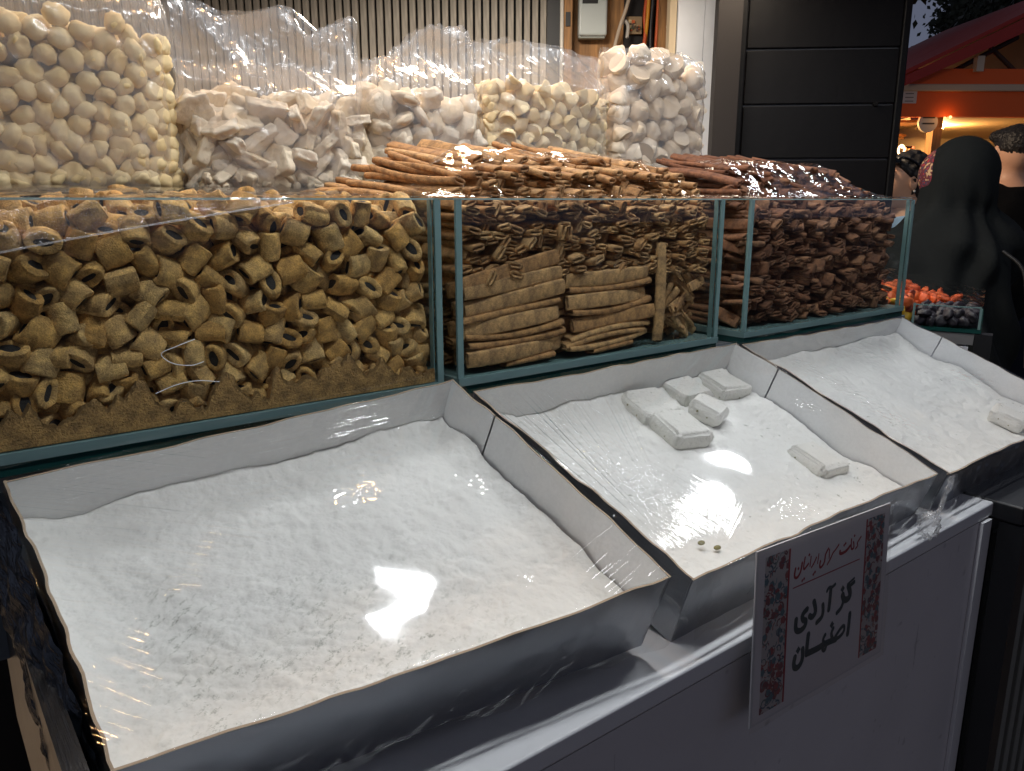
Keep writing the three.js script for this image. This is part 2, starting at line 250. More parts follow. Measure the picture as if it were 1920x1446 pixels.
// the flour in each tray
function flourHeight(k, s, t) {
  const x = s * 0.52, z = t * 0.39;
  let h = 0.026 + 0.003 * fbm2(x * 9 + k * 20, z * 9) + 0.0014 * fbm2(x * 40 + k * 7, z * 40);
  const edge = Math.min(s, 1 - s, t, 1 - t);
  const bank = (e) => Math.pow(1 - smooth(0, 0.11, e), 2); h += (0.004 + 0.012 * clamp(0.5 + n2(x * 7 + k * 3, z * 7 + 2))) * bank(t) + (0.003 + 0.009 * clamp(0.4 + n2(z * 8 + k * 5, 4.4))) * (bank(s) + bank(1 - s)); h += 0.0035 * clamp(n2(x * 16 + k * 8, z * 16) - 0.25) + 0.002 * clamp(n2(x * 45, z * 45 + k) - 0.45);
  // rows of pressed blocks just under the flour
  const gx = (x / 0.052 + 0.12 * n2(x * 8, z * 8 + k)) % 1, gz = (z / 0.036) % 1;
  const seam = Math.min(gx, 1 - gx) * 0.052 < 0.0035 || Math.min(gz, 1 - gz) * 0.036 < 0.003;
  if (seam) h -= 0.0009 * clamp(n2(x * 7 + k * 9, z * 7));
  if (k === 0) { const m = smooth(0.3, 0.6, t) * (1 - smooth(0.62, 0.95, s)) * smooth(0.02, 0.12, s); const w = n2(x * 10 + 3, z * 10) * 0.6; const rake = ridge((x * 0.86 + z * 0.5) * 10, (z * 0.86 - x * 0.5) * 34); h -= m * (0.0016 * clamp(rake * 0.8 + w * 0.6) + 0.0011 * clamp(n2(x * 120, z * 150))); h += 0.004 * smooth(0.0, 0.3, t); }
  if (k === 1) { h -= 0.002 * clamp(n2(x * 90, z * 90) - 0.3) * smooth(0.15, 0.4, s); h += 0.012 * smooth(0.75, 1, t); h += 0.004 * (1 - smooth(0.05, 0.35, s)); }
  if (k === 2) { h += 0.016 + 0.002 * fbm2(x * 14, z * 14); }
  if (k === 0) h += 0.016 * smooth(0.7, 1.0, t) * (1 - smooth(0.5, 1.0, s) * 0.7);
  return h;
}
const flourPoint = (k, s, t, up = 0) => bil(trayData[k].base, s, t).addScaledVector(NRM, flourHeight(k, s, t) + up);
['raked white flour with grey bare scratches in the tray by the apron', 'lumpy white flour around the loose nougat blocks', 'smooth deep white flour in the tray on the slatted counter'].forEach((l, k) => {
  const f = obj('flour_bed', sheet(230, 170, (s, t) => flourPoint(k, lerp(0.004, 0.996, s), lerp(0.006, 0.994, t)), 1.04, 0.8), k ? M.flour : M.flourRaked); tag(f, l, 'flour');
});
// nougat blocks
function gazGeo(w, h, d, seed) { const g = mergeVertices(new RoundedBoxGeometry(w, h, d, 5, Math.min(w, h, d) * 0.40)); const p = g.attributes.position; for (let i = 0; i < p.count; i++) { const x = p.getX(i), y = p.getY(i), z = p.getZ(i), e = Math.abs(x) / w + Math.abs(z) / d; const a = 0.0085 * fbm3(x * 30 + seed, y * 30, z * 30) + 0.0012 * n3(x * 150, y * 150 + seed, z * 150); p.setXYZ(i, x * (1 + a * 12), y + a - (e > 0.75 ? 0.0008 : 0), z * (1 + a * 14)); } g.computeVertexNormals(); return boxUV(g, 3); }
const trayQ = new THREE.Quaternion().setFromUnitVectors(V(0, 1, 0), NRM);
function gaz(k, u, v, w, d, h, turn, lift, label, seed, pitch = 0) {
  // a pixel on the flour plane of tray k
  const b = trayData[k].base, n = NRM, p = hit(u, v, b[0].clone().addScaledVector(n, 0.029 + lift), n);
  const t = thing('nougat_block', label, 'nougat', [p.x, p.y, p.z]);
  t.quaternion.copy(trayQ).multiply(new THREE.Quaternion().setFromEuler(new THREE.Euler(pitch, turn, 0)));
  obj('body', gazGeo(w, h, d, seed), M.gaz, t);
  for (let i = 0; i < 3; i++) { const g = new THREE.IcosahedronGeometry(0.0019, 1).scale(1.5, 0.8, 0.8).translate(-w * 0.5 + 0.0016 + (i === 2 ? w * 0.6 : 0), -h * 0.12 * i + 0.002, i === 2 ? d * 0.5 - 0.0016 : d * (0.32 * i - 0.2)); obj('nut', g, M.nut, t); }
  return t;
}
gaz(1, 1222, 766, 0.076, 0.078, 0.030, -0.10, 0.004, 'flour coated nougat block at the rear end of the loose pile', 1);
gaz(1, 1276, 806, 0.074, 0.074, 0.030, -0.16, 0.006, 'nougat block with a nut showing on its broken edge, lowest of the pile', 2);
gaz(1, 1286, 735, 0.070, 0.070, 0.028, -0.05, 0.002, 'plain nougat block touching the back wall beside the rear one', 3);
gaz(1, 1352, 722, 0.076, 0.078, 0.028, -0.08, 0.003, 'broad smooth nougat block in the middle of the back row', 4);
gaz(1, 1410, 702, 0.070, 0.070, 0.028, -0.04, 0.000, 'nougat block sunk in flour in the corner by the dark seam', 5);
gaz(1, 1330, 768, 0.056, 0.056, 0.026, 0.35, 0.012, 'small rounded nougat block leaning on top of the pile', 6);
gaz(1, 1530, 864, 0.068, 0.074, 0.026, -0.08, -0.007, 'single nougat block with a brown lower edge, alone by the side wall', 7);
gaz(2, 1890, 785, 0.06, 0.06, 0.030, 0.2, 0.012, 'crumbly nougat block by the wall of the deep flour tray', 8);
for (const [u, v] of [[1345, 1027], [1315, 1018]]) { const p = hit(u, v, trayData[1].base[0].clone().addScaledVector(NRM, 0.0405), NRM); tag(obj('pistachio_piece', new THREE.IcosahedronGeometry(0.0042, 2).scale(1.25, 0.6, 0.9).translate(p.x, p.y, p.z), M.nut), 'green pistachio piece showing through the flour by the front rim', 'nut', 'pistachio pieces in the flour'); }

// stretch film over each tray: the folds are relief in the film itself
function streakTex(fields, crumple, seed) {
  return tex(1024, 1024, (s, t) => {
    let h = crumple.base * (n2(s * 2.6 + seed, t * 2.2) + 0.30 * n2(s * 6, t * 5 + seed));
    for (const c of crumple.spots) { const d = Math.hypot((s - c[0]) / c[2], (t - c[1]) / c[3]); if (d < 1) h += c[4] * (1 - d * d) * (1 - d * d) * (ridge(s * c[5] + seed, t * c[5]) + 0.5 * ridge(s * c[5] * 2.3, t * c[5] * 2.3 + seed)); }
    for (const f of fields) {
      if (f.fan) { const dx = (s - f.fan[0]) * 0.52, dz = (t - f.fan[1]) * 0.39, r = Math.hypot(dx, dz), a = Math.atan2(dz, dx); const m = smooth(f.a0 - 0.06, f.a0 + 0.03, a) * (1 - smooth(f.a1 - 0.08, f.a1 + 0.06, a)) * smooth(0.03, 0.12, r) * (1 - smooth(f.r * 0.6, f.r, r)); if (m > 0) h += m * f.amp * (smooth(0.3, 0.7, n2(a * f.freq, seed + r * 1.5)) + 0.6 * smooth(0.35, 0.7, n2(a * f.freq * 1.9, seed * 2 + r * 2))) * r; }
      else { const c = Math.cos(f.ang), q = Math.sin(f.ang), x = s * 0.52, z = t * 0.39, al = x * c + z * q, pe = -x * q + z * c; const m = smooth(f.box[0], f.box[0] + 0.06, s) * (1 - smooth(f.box[1] - 0.08, f.box[1], s)) * smooth(f.box[2], f.box[2] + 0.06, t) * (1 - smooth(f.box[3] - 0.1, f.box[3], t)); if (m > 0) h += m * f.amp * (smooth(0.3, 0.7, n2(pe * f.freq, al * 3 + seed)) + 0.6 * smooth(0.3, 0.7, n2(pe * f.freq * 1.8, al * 5 + seed))); }
    }
    return h;
  }, false, true);
}
const filmSpecs = [
  { fields: [{ ang: 0.62, freq: 95, amp: 0.00032, box: [-0.08, 0.40, 0.0, 0.62] }, { ang: 0.02, freq: 95, amp: 0.00026, box: [0.05, 0.9, -0.1, 0.24] }, { ang: 0.9, freq: 95, amp: 0.0003, box: [-0.08, 0.14, 0.45, 1.0] }, { ang: -0.3, freq: 95, amp: 0.00026, box: [0.8, 1.06, 0.75, 1.06] }],
    crumple: { base: 0.0005, spots: [[0.40, 0.30, 0.10, 0.08, 0.0007, 11], [0.62, 0.28, 0.12, 0.10, 0.0006, 9], [0.55, 0.42, 0.08, 0.08, 0.0006, 12], [0.82, 0.50, 0.10, 0.1, 0.0005, 12], [0.2, 0.2, 0.1, 0.12, 0.0004, 16], [0.72, 0.86, 0.10, 0.08, 0.0005, 12]] } },
  { fields: [{ fan: [0.02, 1.02], a0: -1.62, a1: -1.02, r: 0.42, freq: 30, amp: 0.0034 }, { fan: [0.02, 1.02], a0: -1.05, a1: -0.4, r: 0.18, freq: 24, amp: 0.0008 }, { ang: 1.35, freq: 90, amp: 0.00026, box: [0.0, 0.3, 0.05, 0.9] }],
    crumple: { base: 0.0004, spots: [[0.42, 0.92, 0.12, 0.1, 0.0006, 16], [0.9, 0.5, 0.08, 0.1, 0.0005, 18], [0.1, 0.5, 0.1, 0.4, 0.0004, 18]] } },
  { fields: [{ ang: 0.1, freq: 90, amp: 0.00012, box: [0.5, 1.06, -0.1, 0.4] }], crumple: { base: 0.0010, spots: [[0.5, 0.25, 0.2, 0.16, 0.0006, 10], [0.75, 0.55, 0.14, 0.2, 0.0007, 8], [0.12, 0.5, 0.08, 0.6, 0.0005, 20]] } },
];
filmSpecs.forEach((sp, k) => {
  const rim = trayData[k].rim.map((p, i) => p.clone().add(V(i === 0 || i === 3 ? -0.003 : 0.003, 0.003, i < 2 ? -0.003 : 0.003)));
  const g = sheet(90, 70, (s, t) => bil(rim, s, t).addScaledVector(NRM, -0.003 * Math.sin(Math.PI * s) ** 0.8 * Math.sin(Math.PI * t) ** 0.8 + 0.00035 * n2(s * 5 + k * 4, t * 4) * Math.min(1, 8 * Math.min(s, 1 - s, t, 1 - t))));
  const f = obj('stretch_film', g, film({ bumpMap: streakTex(sp.fields, sp.crumple, k * 3.3 + 1), bumpScale: 1 })); tag(f, ['clear stretch film with long folds over the raked flour tray', 'clear stretch film pulled tight over the tray with loose nougat blocks', 'clear stretch film over the deep smooth flour tray'][k], 'plastic film');
  // the film is pulled down the front and the left-hand wall
  const skirt = (a, b, out, drop, seed) => sheet(60, 16, (s, t) => { const p = a.clone().lerp(b, s); return p.add(V(0, -drop * t * (0.85 + 0.15 * n2(s * 5, seed)), 0)).addScaledVector(out, 0.003 + 0.004 * Math.sin(t * 2.6) + 0.0022 * n2(s * 26 + seed, t * 3) + 0.0012 * n2(s * 60, t * 5 + seed)); });
  obj('front_flap', skirt(rim[3], rim[2], V(0, -0.25, 0.95), 0.075, k + 2), M.wrap ??= film({ roughness: 0.12 }), f);
  if (k === 1) obj('side_flap', skirt(rim[0], rim[3], V(-1, 0, 0), 0.05, k + 7), M.wrap, f);
});
{ // black plastic wrapped down the outside of the first tray
  const r = trayData[0].rim, g = sheet(70, 24, (s, t) => { const p = r[0].clone().lerp(r[3], s); return p.add(V(-0.004 - 0.018 * Math.sin(t * 1.5) - 0.003 * n2(s * 6, t * 2) - 0.0016 * n2(s * 12 + t * 6, t * 14), -0.004 - t * 0.075, 0)); });
  tag(obj('black_wrap', g, phys({ color: srgb(20, 26, 34), roughness: 0.22, bumpMap: foilB, bumpScale: 0.004, side: THREE.DoubleSide })), 'wrinkled black plastic wrapped down the side of the raked flour tray', 'plastic wrap');
}

// ------------------------------------------------------------------ packing of loose sweets
function settle(r, b, top, seed, steps = 130, jitter = 0.08, fill = 1.25) {
  const R = mulberry(seed), P = [], s = 2 * r * 0.97, [x0, x1, y0, y1, z0, z1] = b;
  for (let y = y0 + r; y < y0 + (y1 - y0) * fill; y += s * 0.86) for (let x = x0 + r; x <= x1 - r + 1e-6; x += s) for (let z = z0 + r; z <= z1 - r + 1e-6; z += s) P.push({ p: V(x + (R() - 0.5) * r, y + (R() - 0.5) * r * 0.6, z + (R() - 0.5) * r), r: r * (1 + (R() * 2 - 1) * jitter) });
  const cell = 2.3 * r;
  for (let k = 0; k < steps; k++) {
    for (const o of P) o.p.y -= r * 0.14;
    const grid = new Map(), key = (a, c, e) => a * 73856093 ^ c * 19349663 ^ e * 83492791;
    P.forEach((o, i) => { const q = key(Math.floor(o.p.x / cell), Math.floor(o.p.y / cell), Math.floor(o.p.z / cell)); (grid.get(q) || grid.set(q, []).get(q)).push(i); });
    for (let it = 0; it < 2; it++) for (let i = 0; i < P.length; i++) {
      const o = P[i], cx = Math.floor(o.p.x / cell), cy = Math.floor(o.p.y / cell), cz = Math.floor(o.p.z / cell);
      for (let a = -1; a < 2; a++) for (let c = -1; c < 2; c++) for (let e = -1; e < 2; e++) for (const j of grid.get(key(cx + a, cy + c, cz + e)) || []) {
        if (j <= i) continue; const q = P[j], dx = q.p.x - o.p.x, dy = q.p.y - o.p.y, dz = q.p.z - o.p.z, d2 = dx * dx + dy * dy + dz * dz, m = o.r + q.r;
        if (d2 < m * m && d2 > 1e-12) { const d = Math.sqrt(d2), f = (m - d) / d * 0.5; o.p.x -= dx * f; o.p.y -= dy * f; o.p.z -= dz * f; q.p.x += dx * f; q.p.y += dy * f; q.p.z += dz * f; }
      }
      o.p.x = clamp(o.p.x, x0 + o.r, x1 - o.r); o.p.z = clamp(o.p.z, z0 + o.r, z1 - o.r); o.p.y = Math.max(o.p.y, y0 + o.r);
    }
  }
  return P.filter((o) => o.p.y < top(o.p.x, o.p.z) - o.r * 0.7);
}
const randQ = () => { const a = rr(0, 1), b = rr(0, 6.2832), c = rr(0, 6.2832); return new THREE.Quaternion(Math.sqrt(1 - a) * Math.sin(b), Math.sqrt(1 - a) * Math.cos(b), Math.sqrt(a) * Math.sin(c), Math.sqrt(a) * Math.cos(c)); };
const tmp = V(0, 0, 0);
function keepIn(geo, o, b) {   // shift a placed item so that none of it pokes through the walls
  const p = geo.attributes.position, lo = V(9, 9, 9), hi = V(-9, -9, -9);
  for (let i = 0; i < p.count; i += 2) { tmp.fromBufferAttribute(p, i).multiplyScalar(o.s).applyQuaternion(o.q); lo.min(tmp); hi.max(tmp); }
  const [x0, x1, y0, , z0, z1] = b;
  o.p.x = clamp(o.p.x, x0 - lo.x, x1 - hi.x); o.p.z = clamp(o.p.z, z0 - lo.z, z1 - hi.z); o.p.y = Math.max(o.p.y, y0 - lo.y);
}
// shows the MOST items that lie nearest the front or the top as things of their own, the rest as one mass
function scatter(items, kinds, mats, spec, most = 300) {
  items.forEach((o) => { o.k = Math.floor(rnd() * kinds.length); o.m = Math.floor(rnd() * mats.length); });
  items.sort((a, b) => a.depth - b.depth);
  const protos = kinds.map((kd) => mats.map((m) => null));
  items.slice(0, most).forEach((o) => {
    const kd = kinds[o.k]; let t;
    if (kd.parts) {
      if (!protos[o.k][o.m]) { t = thing(spec.name, spec.label, spec.category, [0, 0, 0], 0, spec.group); obj(kd.main || 'shell', kd.geo, mats[o.m], t); for (const [n, g, m] of kd.parts) obj(n, g, m, t); protos[o.k][o.m] = t; }
      else { t = protos[o.k][o.m].clone(); t.name = numbered(spec.name); scene.add(t); }
    } else { t = tag(obj(spec.name, kd.geo, mats[o.m]), spec.label, spec.category, spec.group); }
    t.position.copy(o.p); t.quaternion.copy(o.q); t.scale.setScalar(o.s);
  });
  const rest = items.slice(most);
  if (!rest.length) return;
  const g = new THREE.Group(); g.name = numbered(spec.name + '_heap'); tag(g, spec.restLabel, spec.category + ' heap', null, 'stuff'); scene.add(g);
  kinds.forEach((kd, k) => mats.forEach((m, mi) => {
    const sel = rest.filter((o) => o.k === k && o.m === mi); if (!sel.length) return;
    for (const [n, geo, mat] of [['mass', kd.geo, m], ...(kd.parts || [])]) { const im = new THREE.InstancedMesh(geo, mat, sel.length); im.name = n; im.userData.kind = 'stuff'; im.castShadow = im.receiveShadow = true; sel.forEach((o, i) => im.setMatrixAt(i, new THREE.Matrix4().compose(o.p, o.q, V(o.s, o.s, o.s)))); g.add(im); }
  }));
}

// ------------------------------------------------------------------ glass boxes
const BOXES = [[0.0, 0.553], [0.576, 1.122], [1.196, 1.786]];
const ZF = -0.85, ZB = -1.15, Y0 = 1.168, Y1 = 1.40;
const boxLabels = ['glass box filled with golden pillow biscuits', 'glass box heaped with tan biscuit sticks', 'glass box heaped with dark brown biscuit sticks'];
BOXES.forEach(([x0, x1], k) => {
  const t = thing('glass_box', boxLabels[k], 'glass box', [(x0 + x1) / 2, 1.145, (ZF + ZB) / 2]);
  const ox = (x0 + x1) / 2, oy = 1.145, oz = (ZF + ZB) / 2, T = 0.009;
  const add = (n, w, h, d, x, y, z, m, parent) => obj(n, bx(w, h, d, x - ox, y - oy, z - oz), m, parent);
  const pane = (n, w, h, x, y, z, ry, m = M.glass) => obj(n, new THREE.PlaneGeometry(w, h).rotateY(ry).translate(x - ox, y - oy, z - oz), m, t);
  const hgt = Y1 - Y0, ym = (Y0 + Y1) / 2;
  const f = pane('front_pane', x1 - x0 - 2 * T, hgt, ox, ym, ZF - 0.0005, 0); pane('back_pane', x1 - x0 - 2 * T, hgt, ox, ym, ZB, Math.PI);
  const l = pane('side_pane', ZF - ZB - 0.004, hgt, x0 + T, ym, oz, -Math.PI / 2), r = pane('side_pane', ZF - ZB - 0.004, hgt, x1 - T, ym, oz, Math.PI / 2);
  // green edges of the panes
  add('edge', T, hgt, 0.004, x0 + T / 2, ym, ZF - 0.002, M.glassEdge, l); add('edge', T, hgt, 0.004, x1 - T / 2, ym, ZF - 0.002, M.glassEdge, r);
  add('edge', 0.002, hgt, 0.008, x0 + T + 0.002, ym, ZF - 0.009, M.glassEdge, f); add('edge', 0.002, hgt, 0.008, x1 - T - 0.002, ym, ZF - 0.009, M.glassEdge, f);
  add('edge', x1 - x0 - 2 * T - 0.001, 0.0022, 0.006, ox, Y1 + 0.0011, ZF - 0.004, phys({ color: lin(0.3, 0.42, 0.4), roughness: 0.1 }), f);
  add('edge', T, 0.0022, ZF - ZB - 0.01, x0 + T / 2, Y1 + 0.0012, oz, M.glassEdge, l); add('edge', T, 0.0022, ZF - ZB - 0.01, x1 - T / 2, Y1 + 0.0012, oz, M.glassEdge, r);
  add('base_plate', x1 - x0, 0.0105, ZF - ZB + 0.004, ox, 1.1625, oz, M.glassEdge, t);
  add('foot_plate', x1 - x0 - 0.004, 0.0115, ZF - ZB, ox, 1.1511, oz, M.glassDark, t);
});

// pillow biscuits: a puffed tube, open at both ends on a dark filling
function pillowGeo(seed, L = 0.0315, a = 0.0174, b = 0.0124) {
  const N = 18, K = 7, R = mulberry(seed), pos = [], uv = [], idx = [], fill = [], fidx = [];
  const sk = (R() - 0.5) * 0.16, pe = 1.85 + R() * 0.4, tw = (R() - 0.5) * 0.12;
  const cs = (i, sa, sb) => { const f = i / N * Math.PI * 2, c = Math.cos(f), s = Math.sin(f); return [Math.sign(c) * Math.abs(c) ** (2 / pe) * sa, Math.sign(s) * Math.abs(s) ** (2 / pe) * sb]; };
  const arc = [0]; for (let i = 1; i <= N; i++) { const p = cs(i - 1, a, b), q = cs(i, a, b); arc.push(arc[i - 1] + Math.hypot(p[0] - q[0], p[1] - q[1])); }
  const ring = (x, sa, sb, rough, vv) => { const st = pos.length / 3; for (let i = 0; i <= N; i++) { let [y, z] = cs(i, sa, sb); const k = 1 + rough * fbm3(x * 90 + seed * 3.1, y * 90, z * 90); y *= k; z *= k; const t = tw * x / L; pos.push(x + rough * 0.004 * n3(y * 120, z * 120, seed) + sk * y, y * Math.cos(t) - z * Math.sin(t), y * Math.sin(t) + z * Math.cos(t)); uv.push(vv + seed * 0.37, arc[i] * 17); } return st; };
  const join = (p, q) => { for (let i = 0; i < N; i++) idx.push(p + i, p + i + 1, q + i, q + i, p + i + 1, q + i + 1); };
  let prev = null;
  const rings = [];
  const io = 0.48 + R() * 0.14, ih = 0.24 + R() * 0.18;
  rings.push([-L / 2 + 0.0045, a * io * 0.85, b * ih * 0.8, 0.15, -0.12], [-L / 2 + 0.0012, a * io, b * ih, 0.15, -0.08], [-L / 2 - 0.0002, a * 0.72, b * 0.66, 0.1, -0.04], [-L / 2 + 0.0006, a * 0.9, b * 0.84, 0.1, -0.01]);
  for (let k = 0; k <= K; k++) { const t = (k / K * 2 - 1) * 0.93, pf = 1 - 0.10 * t * t * t * t; rings.push([t * L / 2, a * (1 - 0.03 * t * t), b * pf, 0.1, k / K * 0.55]); }
  rings.push([L / 2 - 0.0006, a * 0.9, b * 0.84, 0.1, 0.56], [L / 2 + 0.0002, a * 0.72, b * 0.66, 0.1, 0.59], [L / 2 - 0.0012, a * io, b * ih, 0.15, 0.63], [L / 2 - 0.0045, a * io * 0.85, b * ih * 0.8, 0.15, 0.67]);
  for (const r of rings) { const s = ring(...r); if (prev !== null) join(prev, s); prev = s; }
  const g = new THREE.BufferGeometry(); g.setAttribute('position', new THREE.Float32BufferAttribute(pos, 3)); g.setAttribute('uv', new THREE.Float32BufferAttribute(uv, 2)); g.setIndex(idx); g.computeVertexNormals();
  for (const sg of [-1, 1]) { const c = fill.length / 3; fill.push(sg * (L / 2 - 0.0014), 0, 0); for (let i = 0; i < N; i++) { const [y, z] = cs(i, a * (io + 0.06), b * (ih + 0.08)); fill.push(sg * (L / 2 - 0.0016), y, z); } for (let i = 0; i < N; i++) sg > 0 ? fidx.push(c, c + 1 + i, c + 1 + (i + 1) % N) : fidx.push(c, c + 1 + (i + 1) % N, c + 1 + i); }
  const fg = new THREE.BufferGeometry(); fg.setAttribute('position', new THREE.Float32BufferAttribute(fill, 3)); fg.setIndex(fidx); fg.computeVertexNormals(); boxUV(fg, 20);
  return { geo: g, main: 'shell', parts: [['filling', fg, M.filling]] };
}
{
  const b = [0.012, 0.541, Y0 + 0.001, Y1, ZB + 0.004, ZF - 0.005];
  const kinds = [1, 2, 3, 4, 5, 6].map((s) => pillowGeo(s));
  const P = settle(0.0150, b, (x, z) => 1.398 + 0.006 * n2(x * 9, z * 9) + 0.01 * smooth(-0.9, -1.1, z), 21, 150, 0.08, 1.55);
  P.forEach((o) => { o.q = randQ(); o.s = o.r / 0.0160; o.depth = Math.min(b[5] - o.p.z, (1.41 - o.p.y) * 1.6 + 0.02); keepIn(kinds[0].geo, o, b); });
  scatter(P, kinds, M.pillow, { name: 'pillow_biscuit', label: 'golden pillow biscuit with dark filling in the glass box', category: 'biscuit', group: 'pillow biscuits in the glass box', restLabel: 'golden pillow biscuits deeper in the same glass box' });
  // crumbs along the glass
  const top = (x) => 1.180 + 0.008 + 0.055 * clamp(fbm2(x * 12 + 4, 2.2, 3) + 0.12, -0.15, 1) + 0.007 * fbm2(x * 60, 8, 2) + 0.0015 * n2(x * 400, 3) + 0.026 * smooth(0.24, 0.30, x) * (1 - smooth(0.33, 0.40, x)) * clamp(0.4 + n2(x * 34, 3)) + 0.012 * (1 - smooth(0.05, 0.15, x));
  const g = sheet(420, 14, (u, v) => { const x = lerp(0.012, 0.541, u), h = Math.max(Y0 + 0.002, top(x)); if (v < 0.5) return [x, lerp(Y0 + 0.001, h, v * 2), ZF - 0.003]; const w = (v - 0.5) * 2; return [x, h - (h - Y0) * w * w - 0.002 * n2(x * 300, w * 9) * w, ZF - 0.003 - 0.03 * w - 0.001 * n2(x * 200, w * 30)]; }, 6, 1); boxUV(g, 14);
  tag(obj('biscuit_crumbs', g, M.crumb), 'brown biscuit crumbs banked along the foot of the pillow biscuit box', 'crumbs', null, 'stuff');
}
// biscuit sticks: a thin sheet folded flat, so that the ends show a slit
function stickGeo(seed, L, w, h, bend) {
  const N = 16, K = 8, pos = [], uv = [], idx = [], R = mulberry(seed * 13 + 5), tw = (R() - 0.5) * 0.35, lip = R() * 0.3;
  const cs = (i, sa, sb) => { const f = i / N * Math.PI * 2, c = Math.cos(f), s = Math.sin(f); return [Math.sign(c) * Math.abs(c) ** 0.72 * sa, Math.sign(s) * Math.abs(s) ** 0.55 * sb * (1 + lip * c * 0.4)]; };
  const arc = [0]; for (let i = 1; i <= N; i++) { const p = cs(i - 1, w / 2, h / 2), q = cs(i, w / 2, h / 2); arc.push(arc[i - 1] + Math.hypot(p[0] - q[0], p[1] - q[1])); }
  let prev = null;
  const ring = (z, sa, sb, push, v) => { const st = pos.length / 3, t = z / L; for (let i = 0; i <= N; i++) { let [x, y] = cs(i, sa, sb); const k = 1 + 0.07 * fbm3(x * 50 + seed * 7, y * 50, z * 9, 2); x *= k; y *= k; const a = tw * t; pos.push(x * Math.cos(a) - y * Math.sin(a), x * Math.sin(a) + y * Math.cos(a) + bend * (t * t * 4 - 0.3) * 0.01, z + push + 0.0012 * n3(x * 200, y * 200, seed)); uv.push(arc[i] * 22, v * L * 22 + seed * 0.21); } if (prev !== null) for (let i = 0; i < N; i++) idx.push(prev + i, prev + i + 1, st + i, st + i, prev + i + 1, st + i + 1); prev = st; };
  ring(-L / 2 + 0.007, w * 0.25, h * 0.03, 0, -0.06); ring(-L / 2 + 0.001, w * 0.34, h * 0.13, 0, -0.02);
  for (let k = 0; k <= K; k++) { const t = k / K, e = k === 0 || k === K ? 0.93 : 1; ring(-L / 2 + L * t, w / 2 * e, h / 2 * e, 0, t); }
  ring(L / 2 - 0.001, w * 0.34, h * 0.13, 0, 1.02); ring(L / 2 - 0.007, w * 0.25, h * 0.03, 0, 1.06);
  const g = new THREE.BufferGeometry(); g.setAttribute('position', new THREE.Float32BufferAttribute(pos, 3)); g.setAttribute('uv', new THREE.Float32BufferAttribute(uv, 2)); g.setIndex(idx); g.computeVertexNormals(); return { geo: g };
}
const eul = (x, y, z) => new THREE.Quaternion().setFromEuler(new THREE.Euler(x, y, z, 'YXZ'));
const heap = [null, (x, z) => 1.396 + 0.062 * smooth(0.555, 0.68, x) * (1 - 0.25 * smooth(1.0, 1.14, x)) * smooth(-0.86, -1.0, z), (x, z) => 1.394 + 0.066 * smooth(1.16, 1.30, x) * (1 - smooth(1.60, 1.78, x)) * smooth(-0.865, -1.0, z)];
